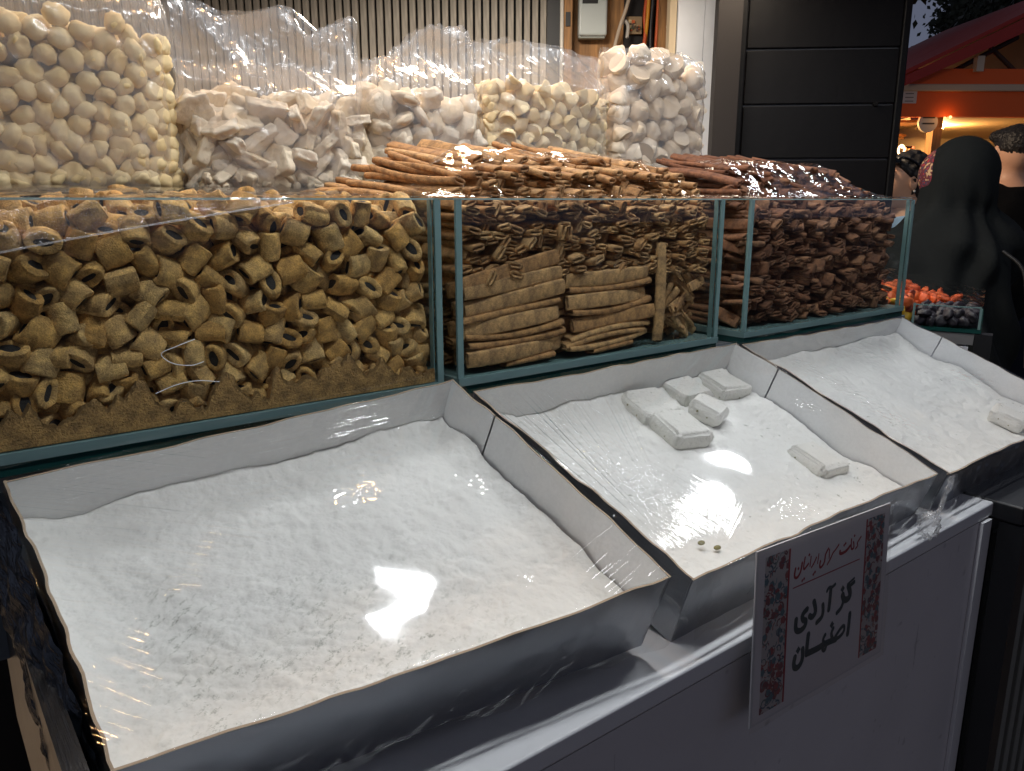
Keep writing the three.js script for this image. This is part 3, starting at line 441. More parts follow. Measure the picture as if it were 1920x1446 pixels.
{
  const kinds = [];
  for (let i = 0; i < 6; i++) kinds.push(stickGeo(i + 1, 0.172, 0.0230, 0.0108, (i - 2.5) * 0.25));
  for (let i = 0; i < 3; i++) kinds.push(stickGeo(i + 11, 0.09, 0.0225, 0.0100, 0));
  const spec = { name: 'biscuit_stick', label: 'tan folded biscuit stick in the middle glass box', category: 'biscuit', group: 'tan biscuit sticks in the glass box', restLabel: 'tan biscuit sticks deeper in the middle glass box' };
  const items = [];
  const put = (k, x, y, z, q, s = 1, depth = 0) => items.push({ p: V(x, y, z), q, s, kk: k, depth });
  // stacked flat against the glass, lengths along the box
  const col = (xc, yTop, lean, shortShare) => { let y = Y0 + 0.002; while (y < yTop) { const onEdge = rnd() < 0.16, hh = onEdge ? 0.0215 : 0.0092, short = rnd() < shortShare; const tl = lean + rr(-0.055, 0.055) + lean * (y - 1.17) * 9; for (let dz = 0; dz < 2; dz++) put(short ? 6 + Math.floor(rnd() * 3) : Math.floor(rnd() * 6), xc + rr(-0.009, 0.009) + (short ? rr(-0.035, 0.035) : 0), y + hh / 2 + Math.abs(tl) * 0.012, ZF - 0.007 - (onEdge ? 0.006 : 0.012) - dz * 0.026, eul(0, Math.PI / 2 + rr(-0.05, 0.05), 0).premultiply(eul(0, 0, tl)).multiply(eul(0, 0, onEdge ? Math.PI / 2 + rr(-0.1, 0.1) : rr(-0.15, 0.15))), 1, dz * 0.03); y += hh + 0.0008; } };
  col(0.679, 1.283, 0.055, 0.12); col(0.868, 1.278, 0.012, 0.15);
  put(2, 0.675, 1.305, ZF - 0.014, eul(0, Math.PI / 2, 0).premultiply(eul(0, 0, 0.19)).multiply(eul(0, 0, 1.5)), 1, 0);
  // broken pieces and an upright stick at the right end
  put(1, 0.981, 1.254, ZF - 0.012, eul(0, 0, 0).premultiply(eul(Math.PI / 2, 0, 0)).multiply(eul(0, 0, 0)), 0.92, 0);
  for (let i = 0; i < 26; i++) put(6 + i % 3, rr(1.01, 1.09), Y0 + 0.012 + (i / 26) * 0.105, ZF - rr(0.014, 0.05), eul(rr(-0.5, 0.5), Math.PI / 2 + rr(-0.5, 0.5), 0).premultiply(eul(0, 0, rr(-1.2, 1.2))).multiply(eul(0, 0, rr(0, 3))), rr(0.5, 0.75), rr(0, 0.03));
  // the heap above: lengths run from the glass to the back, ends to the front
  for (let y = 1.286, row = 0; y < 1.49; y += 0.0112, row++) for (let x = 0.602 + (row % 2) * 0.011; x < 1.112; x += 0.0232) {
    const xx = x + rr(-0.006, 0.006), over = Math.max(0, y - 1.385);
    const zf = ZF - 0.006 - rr(0, 0.016) - over * 1.25;
    if (y > heap[1](xx, zf - 0.06) - 0.002) continue;
    const topness = smooth(1.37, 1.46, y), L = rnd() < 0.1 ? 0.09 : 0.172, yaw = lerp(rr(-0.14, 0.2), rr(0.24, 0.36), topness), pit = 0.04 + topness * rr(0.10, 0.16);
    const q = eul(pit, yaw, 0).multiply(eul(0, 0, rnd() < 0.16 ? rr(0.6, 1.5) : rr(-0.32, 0.32)));
    const c = V(xx, y, zf).addScaledVector(V(0, 0, 1).applyQuaternion(q), -L / 2);
    if (c.x - 0.09 * Math.sin(yaw) < 0.56 && y < 1.405) { c.x = Math.max(c.x, 0.60 + 0.09 * Math.abs(Math.sin(yaw))); }
    put(L < 0.1 ? 6 + Math.floor(rnd() * 3) : Math.floor(rnd() * 6), c.x, c.y, c.z, q, rr(0.92, 1.06), 0.01 + rnd() * 0.005 - topness * 0.004);
  }
  for (let i = 0; i < 26; i++) for (let j = 0; j < 2; j++) { const x = 0.585 + i * 0.0195 + rr(-0.004, 0.004) - j * 0.04, z = (j ? -1.075 : -0.995) + rr(-0.015, 0.015), y = heap[1](clamp(x + 0.02, 0.6, 1.1), z) - 0.004 - 0.006 * (i % 2); put(Math.floor(rnd() * 6), x, y, z, eul(rr(0.13, 0.19) - j * 0.1, rr(0.28, 0.38), 0).multiply(eul(0, 0, rr(-0.12, 0.12))), 1.05, 0); }
  for (let y = 1.176; y < 1.285; y += 0.0115) for (let x = 0.605; x < 1.105; x += 0.024) put(Math.floor(rnd() * 6), x + rr(-0.006, 0.006), y, -0.915 - rr(0, 0.02) - 0.09, eul(0, rr(-0.1, 0.1), 0).multiply(eul(0, 0, rr(-0.3, 0.3))), 1, 0.2);
  const bb = [0.588, 1.110, Y0 + 0.001, 2, ZB + 0.003, ZF - 0.004];
  items.forEach((o) => { if (o.p.y < 1.39) keepIn(kinds[o.kk].geo, o, bb); });
  scatterFixed(items, kinds, M.stick, spec);
  // dark brown sticks in the third box: broken and jumbled
  const kinds3 = [];
  for (let i = 0; i < 5; i++) kinds3.push(stickGeo(i + 31, 0.165, 0.024, 0.0105, (i - 2) * 0.3));
  for (let i = 0; i < 4; i++) kinds3.push(stickGeo(i + 41, 0.055, 0.023, 0.0105, 0));
  const it3 = [];
  for (let y = Y0 + 0.008, row = 0; y < 1.48; y += 0.0112, row++) for (let x = 1.218 + (row % 2) * 0.012; x < 1.765; x += 0.0262) {
    const xx = x + rr(-0.009, 0.009), over = Math.max(0, y - 1.37), zf = ZF - 0.006 - rr(0, 0.03) - over * 1.0;
    if (y > heap[2](xx, zf - 0.06) - 0.002 || y > 1.40 - 0.25 * smooth(1.70, 1.80, xx)) { if (y > heap[2](xx, zf - 0.06) - 0.002) continue; }
    const topness = smooth(1.39, 1.46, y), short = rnd() < 0.42 && y < 1.44, L = short ? 0.055 : 0.165, yaw = lerp(rr(-0.25, 0.35), rr(0.2, 0.34), topness);
    const q = eul(0.03 + topness * rr(0.05, 0.2) + (short ? rr(-0.4, 0.4) : 0), yaw + (short ? rr(-1.0, 1.0) : 0), 0).multiply(eul(0, 0, rnd() < 0.22 ? rr(0.5, 1.6) : rr(-0.4, 0.4)));
    const c = V(xx, y, zf).addScaledVector(V(0, 0, 1).applyQuaternion(q), -L / 2);
    it3.push({ p: c, q, s: rr(0.85, 1.06), kk: short ? 5 + Math.floor(rnd() * 4) : Math.floor(rnd() * 5), depth: 0.01 + rnd() * 0.005 - topness * 0.005 });
    if (short && y < 1.39) it3.push({ p: V(xx, y, ZF - 0.16), q: eul(0, rr(-0.2, 0.2), 0), s: 1, kk: Math.floor(rnd() * 5), depth: 0.2 });
  }
  const b3 = [1.207, 1.775, Y0 + 0.001, 2, ZB + 0.003, ZF - 0.004];
  it3.forEach((o) => { if (o.p.y < 1.40) keepIn(kinds3[o.kk].geo, o, b3); });
  scatterFixed(it3, kinds3, M.cocoa, { name: 'cocoa_stick', label: 'dark brown folded biscuit stick in the glass box beside the street', category: 'biscuit', group: 'dark brown biscuit sticks in the glass box', restLabel: 'dark brown biscuit sticks deeper in their glass box' });
}
function scatterFixed(items, kinds, mats, spec) {
  items.sort((a, b) => a.depth - b.depth);
  items.slice(0, 300).forEach((o) => { const m = tag(obj(spec.name, kinds[o.kk].geo, mats[Math.floor(rnd() * mats.length)]), spec.label, spec.category, spec.group); m.position.copy(o.p); m.quaternion.copy(o.q); m.scale.setScalar(o.s); });
  const rest = items.slice(300); if (!rest.length) return;
  const g = new THREE.Group(); g.name = numbered(spec.name + '_heap'); tag(g, spec.restLabel, 'biscuit heap', null, 'stuff'); scene.add(g);
  kinds.forEach((kd, k) => { const sel = rest.filter((o) => o.kk === k); if (!sel.length) return; const im = new THREE.InstancedMesh(kd.geo, mats[k % mats.length], sel.length); im.name = 'mass'; im.userData.kind = 'stuff'; im.castShadow = im.receiveShadow = true; sel.forEach((o, i) => im.setMatrixAt(i, new THREE.Matrix4().compose(o.p, o.q, V(o.s, o.s, o.s)))); g.add(im); });
}

// stretch film over the boxes
{
  const ft = (seed, amp) => tex(1024, 512, (s, t) => amp * (0.003 * n2(s * 5 + seed, t * 3) + 0.00035 * n2(s * 9 + seed, t * 30) + 0.00016 * n2(s * 20 + t * 40, t * 70 - s * 20 + seed) + 0.0004 * clamp(ridge(s * 12 + seed, t * 6))), false, true);
  const f1 = sheet(80, 30, (s, t) => { const x = lerp(-0.02, 0.556, s), z = lerp(-1.19, -0.848, t); return [x, lerp(1.418, 1.4045, smooth(0, 0.7, t)) + 0.004 * n2(x * 8, z * 10) * Math.sin(Math.PI * t), z]; });
  const a = tag(obj('stretch_film', f1, film({ bumpMap: ft(3, 1), bumpScale: 1, roughness: 0.07 })), 'clear stretch film lying over the pillow biscuit box', 'plastic film');
  // the fold that hangs over the front glass
  const fold = sheet(90, 14, (s, t) => { const x = lerp(-0.02, 0.36, s), d = lerp(0.075, 0.006, Math.pow(s, 0.75)) * t; return [x, 1.4035 - d, ZF + 0.0022 + 0.0014 * Math.sin(t * 3) + 0.0008 * n2(x * 20, t * 4)]; });
  obj('fold', fold, film({ bumpMap: ft(5, 0.7), bumpScale: 1, roughness: 0.08 }), a);
  const hem = []; for (let i = 0; i <= 16; i++) { const s = i / 16; hem.push(V(lerp(-0.02, 0.36, s), 1.4035 - lerp(0.075, 0.006, Math.pow(s, 0.75)), ZF + 0.0028)); }
  obj('hem', tube(hem, 0.0011, 60, 6), film({ roughness: 0.1, transmission: 0.8 }), a);
  const heapFilm = (k, x0, x1, seed, label) => {
    const [w0, w1] = k === 1 ? [0.58, 1.12] : [1.2, 1.783];
    const g = sheet(120, 60, (s, t) => { const x = lerp(x0, x1, s), z = lerp(-1.20, -0.848, t); let y = heap[k](clamp(x, w0, w1), z) + 0.015; const fr = smooth(0.8, 1.0, t); y = lerp(y, 1.4045, fr); y = lerp(1.424, y, smooth(0, 0.35, t)); const e = Math.min(smooth(x0, x0 + 0.06, x), 1 - smooth(x1 - 0.03, x1, x)); y = lerp(1.4045, y, Math.max(e, 1 - smooth(0, 0.1, t))); return [x, y + 0.004 * n2(x * 16, z * 14 + k) * Math.sin(Math.PI * t) + 0.0015 * n2(x * 50, z * 30), z]; });
    tag(obj('stretch_film', g, film({ bumpMap: ft(seed, 1.6), bumpScale: 1, roughness: 0.06 })), label, 'plastic film');
  };
  heapFilm(1, 0.545, 1.124, 8, 'clear stretch film drawn over the heap of tan sticks'); heapFilm(2, 1.16, 1.787, 12, 'clear stretch film drawn over the heap of dark brown sticks');
}
for (const pts of [[[365, 636], [330, 650], [302, 664], [320, 680], [360, 685], [382, 678]], [[292, 738], [330, 722], [370, 714], [411, 716]]]) tag(obj('white_curve', tube(pts.map(([u, v]) => onZ(u, v, ZF + 0.0018)), 0.0005, 40, 5), std({ color: srgb(225, 228, 228), roughness: 0.4 })), 'thin white thread clinging to the pillow biscuit box', 'curve', 'white curves on the glass');  // fine white tubes drawing curved lines on the front glass

// ------------------------------------------------------------------ bags of dried whey and sweets
function lumpGeo(r, sx, sy, sz, rough, seed, cut = 0, det = 3) {
  const g = mergeVertices(new THREE.IcosahedronGeometry(r, det).deleteAttribute('uv').deleteAttribute('normal')), p = g.attributes.position, R = mulberry(seed), dir = V(R() - 0.5, R() - 0.5, R() - 0.5).normalize(), dd = V(R() - 0.5, R() + 0.4, R() - 0.5).normalize();
  for (let i = 0; i < p.count; i++) {
    const v = V().fromBufferAttribute ? tmp.fromBufferAttribute(p, i).clone() : null, u = v.clone().divideScalar(r);
    v.multiplyScalar(1 + rough * fbm3(u.x * 1.4 + seed * 5, u.y * 1.4, u.z * 1.4) + rough * 0.3 * n3(u.x * 4, u.y * 4 + seed, u.z * 4));
    const dm = u.dot(dd); if (dm > 0.75) v.addScaledVector(dd, -r * (dm - 0.75) * 1.1);
    if (cut) { const a = v.dot(dir) / r; if (a > 1 - cut) v.addScaledVector(dir, -r * (a - (1 - cut)) * 0.95 + r * 0.05 * n3(u.x * 9, u.y * 9, u.z * 9 + seed)); }
    p.setXYZ(i, v.x * sx, v.y * sy, v.z * sz);
  }
  g.computeVertexNormals(); return { geo: boxUV(g, 20) };
}
function dropGeo(r, h, seed) {   // a piped drop: flat foot, full body, drawn-out tip
  const R = mulberry(seed), pr = [[0, 0.04], [0.6, 0.02], [0.92, 0.0], [1.0, 0.10], [0.98, 0.28], [0.86, 0.46], [0.64, 0.64], [0.40, 0.80], [0.20, 0.93], [0.0, 1.0]].map(([x, y]) => new THREE.Vector2(x * r, y * h - h * 0.4));
  const g = new THREE.LatheGeometry(pr, 18), p = g.attributes.position, bx_ = (R() - 0.5) * 0.9, bz_ = (R() - 0.5) * 0.9;
  for (let i = 0; i < p.count; i++) { const x = p.getX(i), y = p.getY(i), z = p.getZ(i), t = clamp((y + h * 0.4) / h), k = 1 + 0.16 * fbm3(x / r * 1.2 + seed * 3, y / r, z / r * 1.2); p.setXYZ(i, x * k + bx_ * r * t * t * t, y * (1 + 0.05 * n3(x / r, z / r, seed)), z * k + bz_ * r * t * t * t); }
  g.computeVertexNormals(); return { geo: boxUV(toCreasedNormals(g, 1.0), 20) };
}
function shardGeo(seed, size, th) {      // a chipped slab: a ball of directions cut by a few planes, edges worn
  const R = mulberry(seed * 77), pl = [[V(0, 0, 1), th / 2], [V(0, 0, -1), th / 2]], n = 4 + Math.floor(R() * 2), el = 0.5 + R() * 0.5;
  for (let i = 0; i < n; i++) { const a = (i + R() * 0.7) / n * 6.283; pl.push([V(Math.cos(a), Math.sin(a), (R() - 0.5) * 0.5).normalize(), size * (0.45 + 0.5 * R()) * (Math.abs(Math.sin(a)) > 0.7 ? el : 1)]); }
  const g = mergeVertices(new THREE.IcosahedronGeometry(1, 7).deleteAttribute('uv').deleteAttribute('normal')), p = g.attributes.position, u = V(0, 0, 0);
  for (let i = 0; i < p.count; i++) { u.fromBufferAttribute(p, i).normalize(); u.z *= 0.45; u.normalize(); let q = 0; for (const [m, d] of pl) q += Math.pow(Math.max(0, u.dot(m)) / d, 22); const r = Math.pow(q, -1 / 22); u.multiplyScalar(r); const w = 0.0044 * fbm3(u.x * 55 + seed, u.y * 55, u.z * 55) + 0.0010 * n3(u.x * 240, u.y * 240 + seed, u.z * 240); u.multiplyScalar(1 + w / Math.max(0.008, r)); p.setXYZ(i, u.x, u.y, u.z); }
  g.computeVertexNormals(); return { geo: boxUV(g, 14) };
}
const crumpleT = tex(1024, 1024, (s, t) => { const u = s * 1.0, v = t; const k = 0.12 + 0.88 * smooth(0.45, 0.72, v); return k * (0.0030 * n2(u * 2.4, v * 2.4) + 0.0015 * clamp(ridge(u * 4 + 0.8 * n2(u * 3, v * 3), v * 4)) + 0.0003 * clamp(ridge(u * 9, v * 7 + 4))); }, false, true);
const haze = film({ color: lin(0.95, 0.94, 0.93), transmission: 0.87, roughness: 0.20, bumpMap: crumpleT, bumpScale: 1 });
const SHELF = 1.411, ZS = -1.2;
function bag(x0, x1, yTop, fillTop, depth, seed, label, topFn) {
  const lean = 0.02, w = x1 - x0;
  const t = thing('plastic_bag', label, 'plastic bag', [(x0 + x1) / 2, SHELF, ZS - depth / 2], 0);
  const ox = (x0 + x1) / 2, oz = ZS - depth / 2;
  const side = (sg) => (s, v) => {
    const top = yTop + topFn(s), y = lerp(SHELF, top, v), fv = (y - SHELF) / (fillTop - SHELF), x = lerp(x0, x1, s);
    const ex = Math.pow(Math.abs(2 * s - 1), 5), half = depth / 2 * (1 - ex) * (1 - 0.12 * smooth(0, 0.1, 0.1 - v)) , above = smooth(0.92, 1.25, fv);
    let z = sg * lerp(half, 0.010 * (1 - ex) + 0.008 * n2(s * 3 + seed, v * 3) + 0.004, above) - above * (lean + 0.018 * n2(s * 2.5 + seed, v * 2.2));
    z += sg * 0.003 * n2(s * 9 + seed, v * 9);
    return [x - ox + 0.004 * n2(v * 5, seed + sg) * ex, y - SHELF, z];
  };
  obj('front_sheet', sheet(60, 60, side(1), w / 0.3, 1), haze, t); obj('back_sheet', sheet(60, 60, side(-1), w / 0.3, 1), haze, t);
  return { t, half: (x) => depth / 2 * (1 - Math.pow(Math.abs(2 * (x - x0) / w - 1), 5)) };
}
function fillBag(x0, x1, fillTop, depth, r, kinds, mats, spec, seed, scale = 1) {
  const b = [x0 + 0.006, x1 - 0.006, SHELF + 0.002, fillTop, ZS - depth + 0.004, ZS - 0.004], mid = ZS - depth / 2, w = x1 - x0;
  const P = settle(r, b, (x, z) => fillTop + 0.02 * n2(x * 10 + seed, z * 10) - 0.02 * Math.pow(Math.abs(2 * (x - x0) / w - 1), 3), seed);
  P.forEach((o) => { const hf = depth / 2 * (1 - Math.pow(Math.abs(2 * (o.p.x - x0) / w - 1), 5)); o.p.z = clamp(o.p.z, mid - Math.max(0.004, hf - o.r), mid + Math.max(0.004, hf - o.r)); o.q = randQ(); o.s = o.r / r * scale; o.depth = Math.min(ZS - o.p.z, (fillTop + 0.02 - o.p.y) * 1.2 + 0.01); });
  scatter(P, kinds, mats, spec);
}
bag(0.055, 0.366, 1.78, 1.655, 0.15, 1, 'clear bag full of cream coloured whey balls', (s) => 0.01 * n2(s * 4, 1));
fillBag(0.055, 0.366, 1.66, 0.15, 0.0142, [1, 2, 3].map((s) => lumpGeo(0.0152, 1.05, 0.84, 1.0, 0.16, s)).concat([lumpGeo(0.0152, 1.25, 0.8, 0.85, 0.25, 4), lumpGeo(0.0148, 1, 0.9, 1, 0.2, 5, 0.55), lumpGeo(0.0150, 1.1, 0.75, 1.05, 0.2, 6, 0.3)]), M.ball, { name: 'whey_ball', label: 'cream coloured whey ball in the fullest bag', category: 'whey ball', group: 'whey balls in the bag', restLabel: 'cream whey balls deeper in the fullest bag' }, 31);
bag(0.368, 0.672, 1.685, 1.57, 0.14, 2, 'half empty clear bag of broken whey slabs', (s) => 0.012 * Math.cos(s * 12) + 0.012 * n2(s * 5, 2));
{
  const kinds = []; for (let i = 0; i < 5; i++) kinds.push(shardGeo(i + 1, 0.042, 0.017)); for (let i = 0; i < 4; i++) kinds.push(shardGeo(i + 21, 0.028, 0.016)); kinds.push(lumpGeo(0.016, 1.2, 0.8, 1, 0.5, 61), lumpGeo(0.014, 1, 0.9, 1.1, 0.55, 62));
  fillBag(0.368, 0.672, 1.558, 0.13, 0.0185, kinds, M.shard, { name: 'whey_slab_piece', label: 'rough broken piece of whey slab in the half empty bag', category: 'whey piece', group: 'whey slab pieces in the bag' }, 32);
  const b = [0.376, 0.664, SHELF + 0.002, 1.44, ZS - 0.12, ZS - 0.005], cr = settle(0.0075, b, () => 1.438, 77, 60).filter(() => rnd() < 0.55), kd = [lumpGeo(0.0085, 1.2, 0.8, 1, 0.5, 71, 0, 2), lumpGeo(0.008, 1, 1, 0.8, 0.6, 72, 0, 2)];
  const g = new THREE.Group(); g.name = 'whey_crumbs'; tag(g, 'small pale crumbs at the foot of the whey slab bag', 'crumbs', null, 'stuff'); scene.add(g);
  kd.forEach((k, i) => { const sel = cr.filter((_, j) => j % 2 === i), im = new THREE.InstancedMesh(k.geo, M.shard[i], sel.length); im.name = 'mass'; im.userData.kind = 'stuff'; sel.forEach((o, j) => im.setMatrixAt(j, new THREE.Matrix4().compose(o.p, randQ(), V(1, 1, 1)))); im.castShadow = im.receiveShadow = true; g.add(im); });
}
bag(0.660, 0.903, 1.675, 1.60, 0.13, 3, 'clear bag of large chalky whey lumps with a slanting open mouth', (s) => -0.045 + 0.075 * smooth(0.1, 0.75, s) + 0.006 * n2(s * 8, 3));
fillBag(0.664, 0.900, 1.605, 0.13, 0.0195, [lumpGeo(0.024, 1.1, 0.5, 1.1, 0.16, 81), lumpGeo(0.023, 1, 0.9, 1.05, 0.35, 82), lumpGeo(0.024, 1.12, 0.45, 1.1, 0.14, 83), lumpGeo(0.022, 1, 1, 0.9, 0.45, 84, 0.4), lumpGeo(0.025, 1.1, 0.8, 0.9, 0.4, 85)], M.lump, { name: 'whey_lump', label: 'large chalky whey lump in the bag with the slanting mouth', category: 'whey lump', group: 'chalky whey lumps in the bag' }, 33);
bag(0.905, 1.236, 1.70, 1.625, 0.13, 4, 'clear bag of small ivory whey drops', (s) => 0.012 * Math.sin(s * 3.1) - 0.012 + 0.005 * n2(s * 6, 4));
fillBag(0.908, 1.232, 1.632, 0.13, 0.0150, [1, 2, 3, 4].map((s) => dropGeo(0.0165, 0.028, s)), M.drop, { name: 'small_whey_drop', label: 'small pointed ivory whey drop in its bag', category: 'whey drop', group: 'small whey drops in the bag', restLabel: 'small ivory whey drops deeper in their bag' }, 34);
bag(1.238, 1.545, 1.715, 1.70, 0.14, 5, 'clear bag crammed with large pale whey drops beside the white post', (s) => -0.005 - 0.04 * smooth(0.6, 1, s) + 0.005 * n2(s * 6, 5));
fillBag(1.242, 1.540, 1.725, 0.14, 0.0222, [11, 12, 13, 14].map((s) => dropGeo(0.024, 0.042, s)).concat([lumpGeo(0.022, 1, 0.9, 1, 0.3, 91)]), M.drop2, { name: 'large_whey_drop', label: 'large pale pointed whey drop in the crammed bag', category: 'whey drop', group: 'large whey drops in the bag' }, 35);

// ------------------------------------------------------------------ printed sign on the second tray
{
  const pTL = onZ(1417.5, 1038, -0.428), nrm = V(0, 0.07, 1).normalize();
  const TL = hit(1417.5, 1038, pTL, nrm), BL = hit(1411.5, 1360, pTL, nrm), TR = hit(1668, 950, pTL, nrm), BR = hit(1646, 1218, pTL, nrm);
  const W = (TL.distanceTo(TR) + BL.distanceTo(BR)) / 2, H = (TL.distanceTo(BL) + TR.distanceTo(BR)) / 2, mid = TL.clone().add(BL).add(TR).add(BR).multiplyScalar(0.25);
  const ux = TR.clone().sub(TL).add(BR.clone().sub(BL)).normalize(), uy = nrm.clone().cross(ux).normalize();
  const cw = 1024, ch = Math.round(cw * H / W), cv = document.createElement('canvas'); cv.width = cw; cv.height = ch; const c = cv.getContext('2d');
  // photograph pixel -> place on the sheet -> place on the print
  const P = (u, v) => { const p = hit(u, v, pTL, nrm).sub(mid); return [(p.dot(ux) / W + 0.5) * cw, (0.5 - p.dot(uy) / H) * ch]; };
  c.fillStyle = '#c9c6c9'; c.fillRect(0, 0, cw, ch);
  const R = mulberry(99);
  const band = (x0, x1, redRight) => {
    c.save(); c.beginPath(); c.rect(x0, ch * 0.035, x1 - x0, ch * 0.93); c.clip(); c.fillStyle = '#aba6a6'; c.fillRect(x0, 0, x1 - x0, ch);
    for (let i = 0; i < 230; i++) { const x = x0 + R() * (x1 - x0), y = R() * ch, a = R() * 6.28, l = 14 + R() * 34; c.strokeStyle = ['#6a3a42', '#7d4547', '#44586a', '#3a5060', '#6f868c', '#8a5650', '#58686a'][Math.floor(R() * 7)]; c.lineWidth = 3 + R() * 6; c.beginPath(); c.arc(x, y, l * 0.5, a, a + 1.5 + R() * 2); c.stroke(); if (R() < 0.35) { c.fillStyle = ['#8c4248', '#74404a', '#4c6a76'][Math.floor(R() * 3)]; c.beginPath(); for (let k = 0; k < 5; k++) c.ellipse(x + Math.cos(k * 1.257) * 9, y + Math.sin(k * 1.257) * 9, 8, 5, k * 1.257, 0, 6.3); c.fill(); } }
    c.restore(); c.fillStyle = '#8e2430'; c.fillRect(redRight ? x1 - 12 : x0, ch * 0.035, 12, ch * 0.93);
  };
  band(cw * 0.045, cw * 0.215, true); band(cw * 0.80, cw * 0.965, false);
  const A = (x, y) => P(1470 + x / 12, 990 + y / 12), B = (x, y) => P(1470 + x / 7.23, 1070 + y / 7.23);
  const stroke = (T, pts, w) => { const q = pts.map((p) => T(...p)); c.lineWidth = w; c.lineCap = 'round'; c.lineJoin = 'round'; c.beginPath(); c.moveTo(...q[0]); for (let i = 1; i < q.length - 1; i++) c.quadraticCurveTo(...q[i], (q[i][0] + q[i + 1][0]) / 2, (q[i][1] + q[i + 1][1]) / 2); c.lineTo(...q[q.length - 1]); c.stroke(); };
  const dot = (T, x, y, r) => { const [a, b] = T(x, y); c.beginPath(); c.moveTo(a, b - r); c.lineTo(a + r, b); c.lineTo(a, b + r); c.lineTo(a - r, b); c.fill(); };
  c.strokeStyle = c.fillStyle = '#8a1f2b';
  for (const [pts, w] of [[[[1715, 190], [1650, 290], [1625, 340], [1645, 390], [1590, 460]], 9], [[[1545, 310], [1565, 430], [1510, 485], [1488, 440], [1500, 250]], 10], [[[1465, 400], [1400, 500], [1300, 565], [1235, 580], [1240, 520]], 14], [[[1215, 370], [1140, 490], [1080, 550], [1040, 660], [955, 815]], 9], [[[1005, 480], [995, 670]], 8], [[[980, 460], [910, 580], [905, 680], [880, 800], [800, 900], [778, 850], [800, 740]], 11], [[[765, 580], [735, 790]], 7], [[[710, 660], [660, 780], [600, 880]], 9], [[[590, 640], [565, 850]], 8], [[[530, 800], [480, 870], [430, 940], [418, 870], [455, 660]], 10], [[[390, 780], [370, 950], [290, 1110], [225, 1125], [212, 1060], [240, 910]], 12]]) stroke(A, pts, w);
  for (const [x, y] of [[1570, 170], [1335, 385], [1368, 342], [550, 600], [640, 1040], [676, 988], [305, 910], [390, 1182], [432, 1138]]) dot(A, x, y, 8);
  stroke(A, [[185, 1355], [930, 1025], [1680, 695]], 5);
  c.strokeStyle = c.fillStyle = '#12343f';
  for (const [pts, w] of [[[[940, 100], [850, 182]], 12], [[[940, 150], [868, 215]], 20], [[[862, 205], [890, 290], [870, 375], [800, 405], [783, 330]], 32], [[[795, 395], [775, 490], [705, 570]], 22], [[[622, 255], [610, 400], [594, 525]], 26], [[[572, 275], [592, 222], [640, 226], [682, 182]], 16], [[[515, 460], [528, 600], [432, 700]], 24], [[[395, 418], [430, 540], [372, 636], [335, 612]], 27], [[[300, 520], [228, 590], [244, 676], [292, 664], [268, 766], [190, 826], [140, 800], [152, 665]], 27], [[[880, 582], [868, 720], [850, 855]], 27], [[[684, 890], [760, 765], [808, 735], [802, 830], [720, 915], [675, 915]], 19], [[[655, 780], [618, 850], [655, 930], [600, 960]], 21], [[[545, 868], [498, 950], [565, 990], [540, 1088], [502, 1062], [535, 1000]], 20], [[[690, 925], [560, 975], [440, 1055], [300, 1120]], 31], [[[318, 862], [300, 1000], [293, 1130]], 28], [[[240, 1062], [248, 1180], [190, 1306], [126, 1324], [118, 1250], [136, 1172]], 28]]) stroke(B, pts, w);
  for (const [x, y] of [[783, 245], [637, 730], [180, 1075]]) dot(B, x, y, 18);
  const mp = new THREE.CanvasTexture(cv); mp.colorSpace = THREE.SRGBColorSpace;
  const t = thing('printed_sign', 'laminated sign with red and dark green Persian lettering between flowered bands', 'sign', mid.toArray());
  t.quaternion.setFromRotationMatrix(new THREE.Matrix4().makeBasis(ux, uy, nrm));
  obj('print', new THREE.PlaneGeometry(W, H).translate(0, 0, 0.0012), std({ map: mp, roughness: 0.6 }), t);
  obj('backing', bx(W + 0.006, H + 0.006, 0.0016), std({ color: srgb(190, 190, 194), roughness: 0.5 }), t);
  obj('laminate', sheet(24, 20, (s, v) => [(s - 0.5) * (W + 0.014), (v - 0.5) * (H + 0.014), 0.003 + 0.0008 * n2(s * 4, v * 4)]), film({ roughness: 0.15 }), t);
}
{ // crumpled end of the film hanging at the corner of the third tray
  const p = onZ(1742, 985, -0.437); const t = thing('film_knot', 'crumpled knot of clear film hanging over the pale ledge', 'plastic film', p.toArray());
  const g = mergeVertices(new THREE.IcosahedronGeometry(0.014, 5).deleteAttribute('uv').deleteAttribute('normal')); const q = g.attributes.position;
  for (let i = 0; i < q.count; i++) { const x = q.getX(i), y = q.getY(i), z = q.getZ(i), k = 1 + 0.5 * ridge(x * 130 + 3, y * 130) * 0.5 + 0.3 * n3(x * 200, y * 200, z * 200); q.setXYZ(i, x * k * 0.9, y * k * 1.25, z * k * 0.8); } g.computeVertexNormals();
  obj('crumple', g, film({ transmission: 0.85, roughness: 0.1 }), t);
  const top = trayData[2].rim[3].clone().sub(p); obj('tail', sheet(14, 30, (s, v) => { const c = top.clone().multiplyScalar(1 - v); return [c.x + (s - 0.5) * 0.022 * (1 - 0.6 * v) + 0.002 * n2(v * 9, s * 5), c.y, c.z + 0.006 + 0.003 * n2(s * 6, v * 4)]; }), film({ transmission: 0.9, roughness: 0.08 }), t);
}

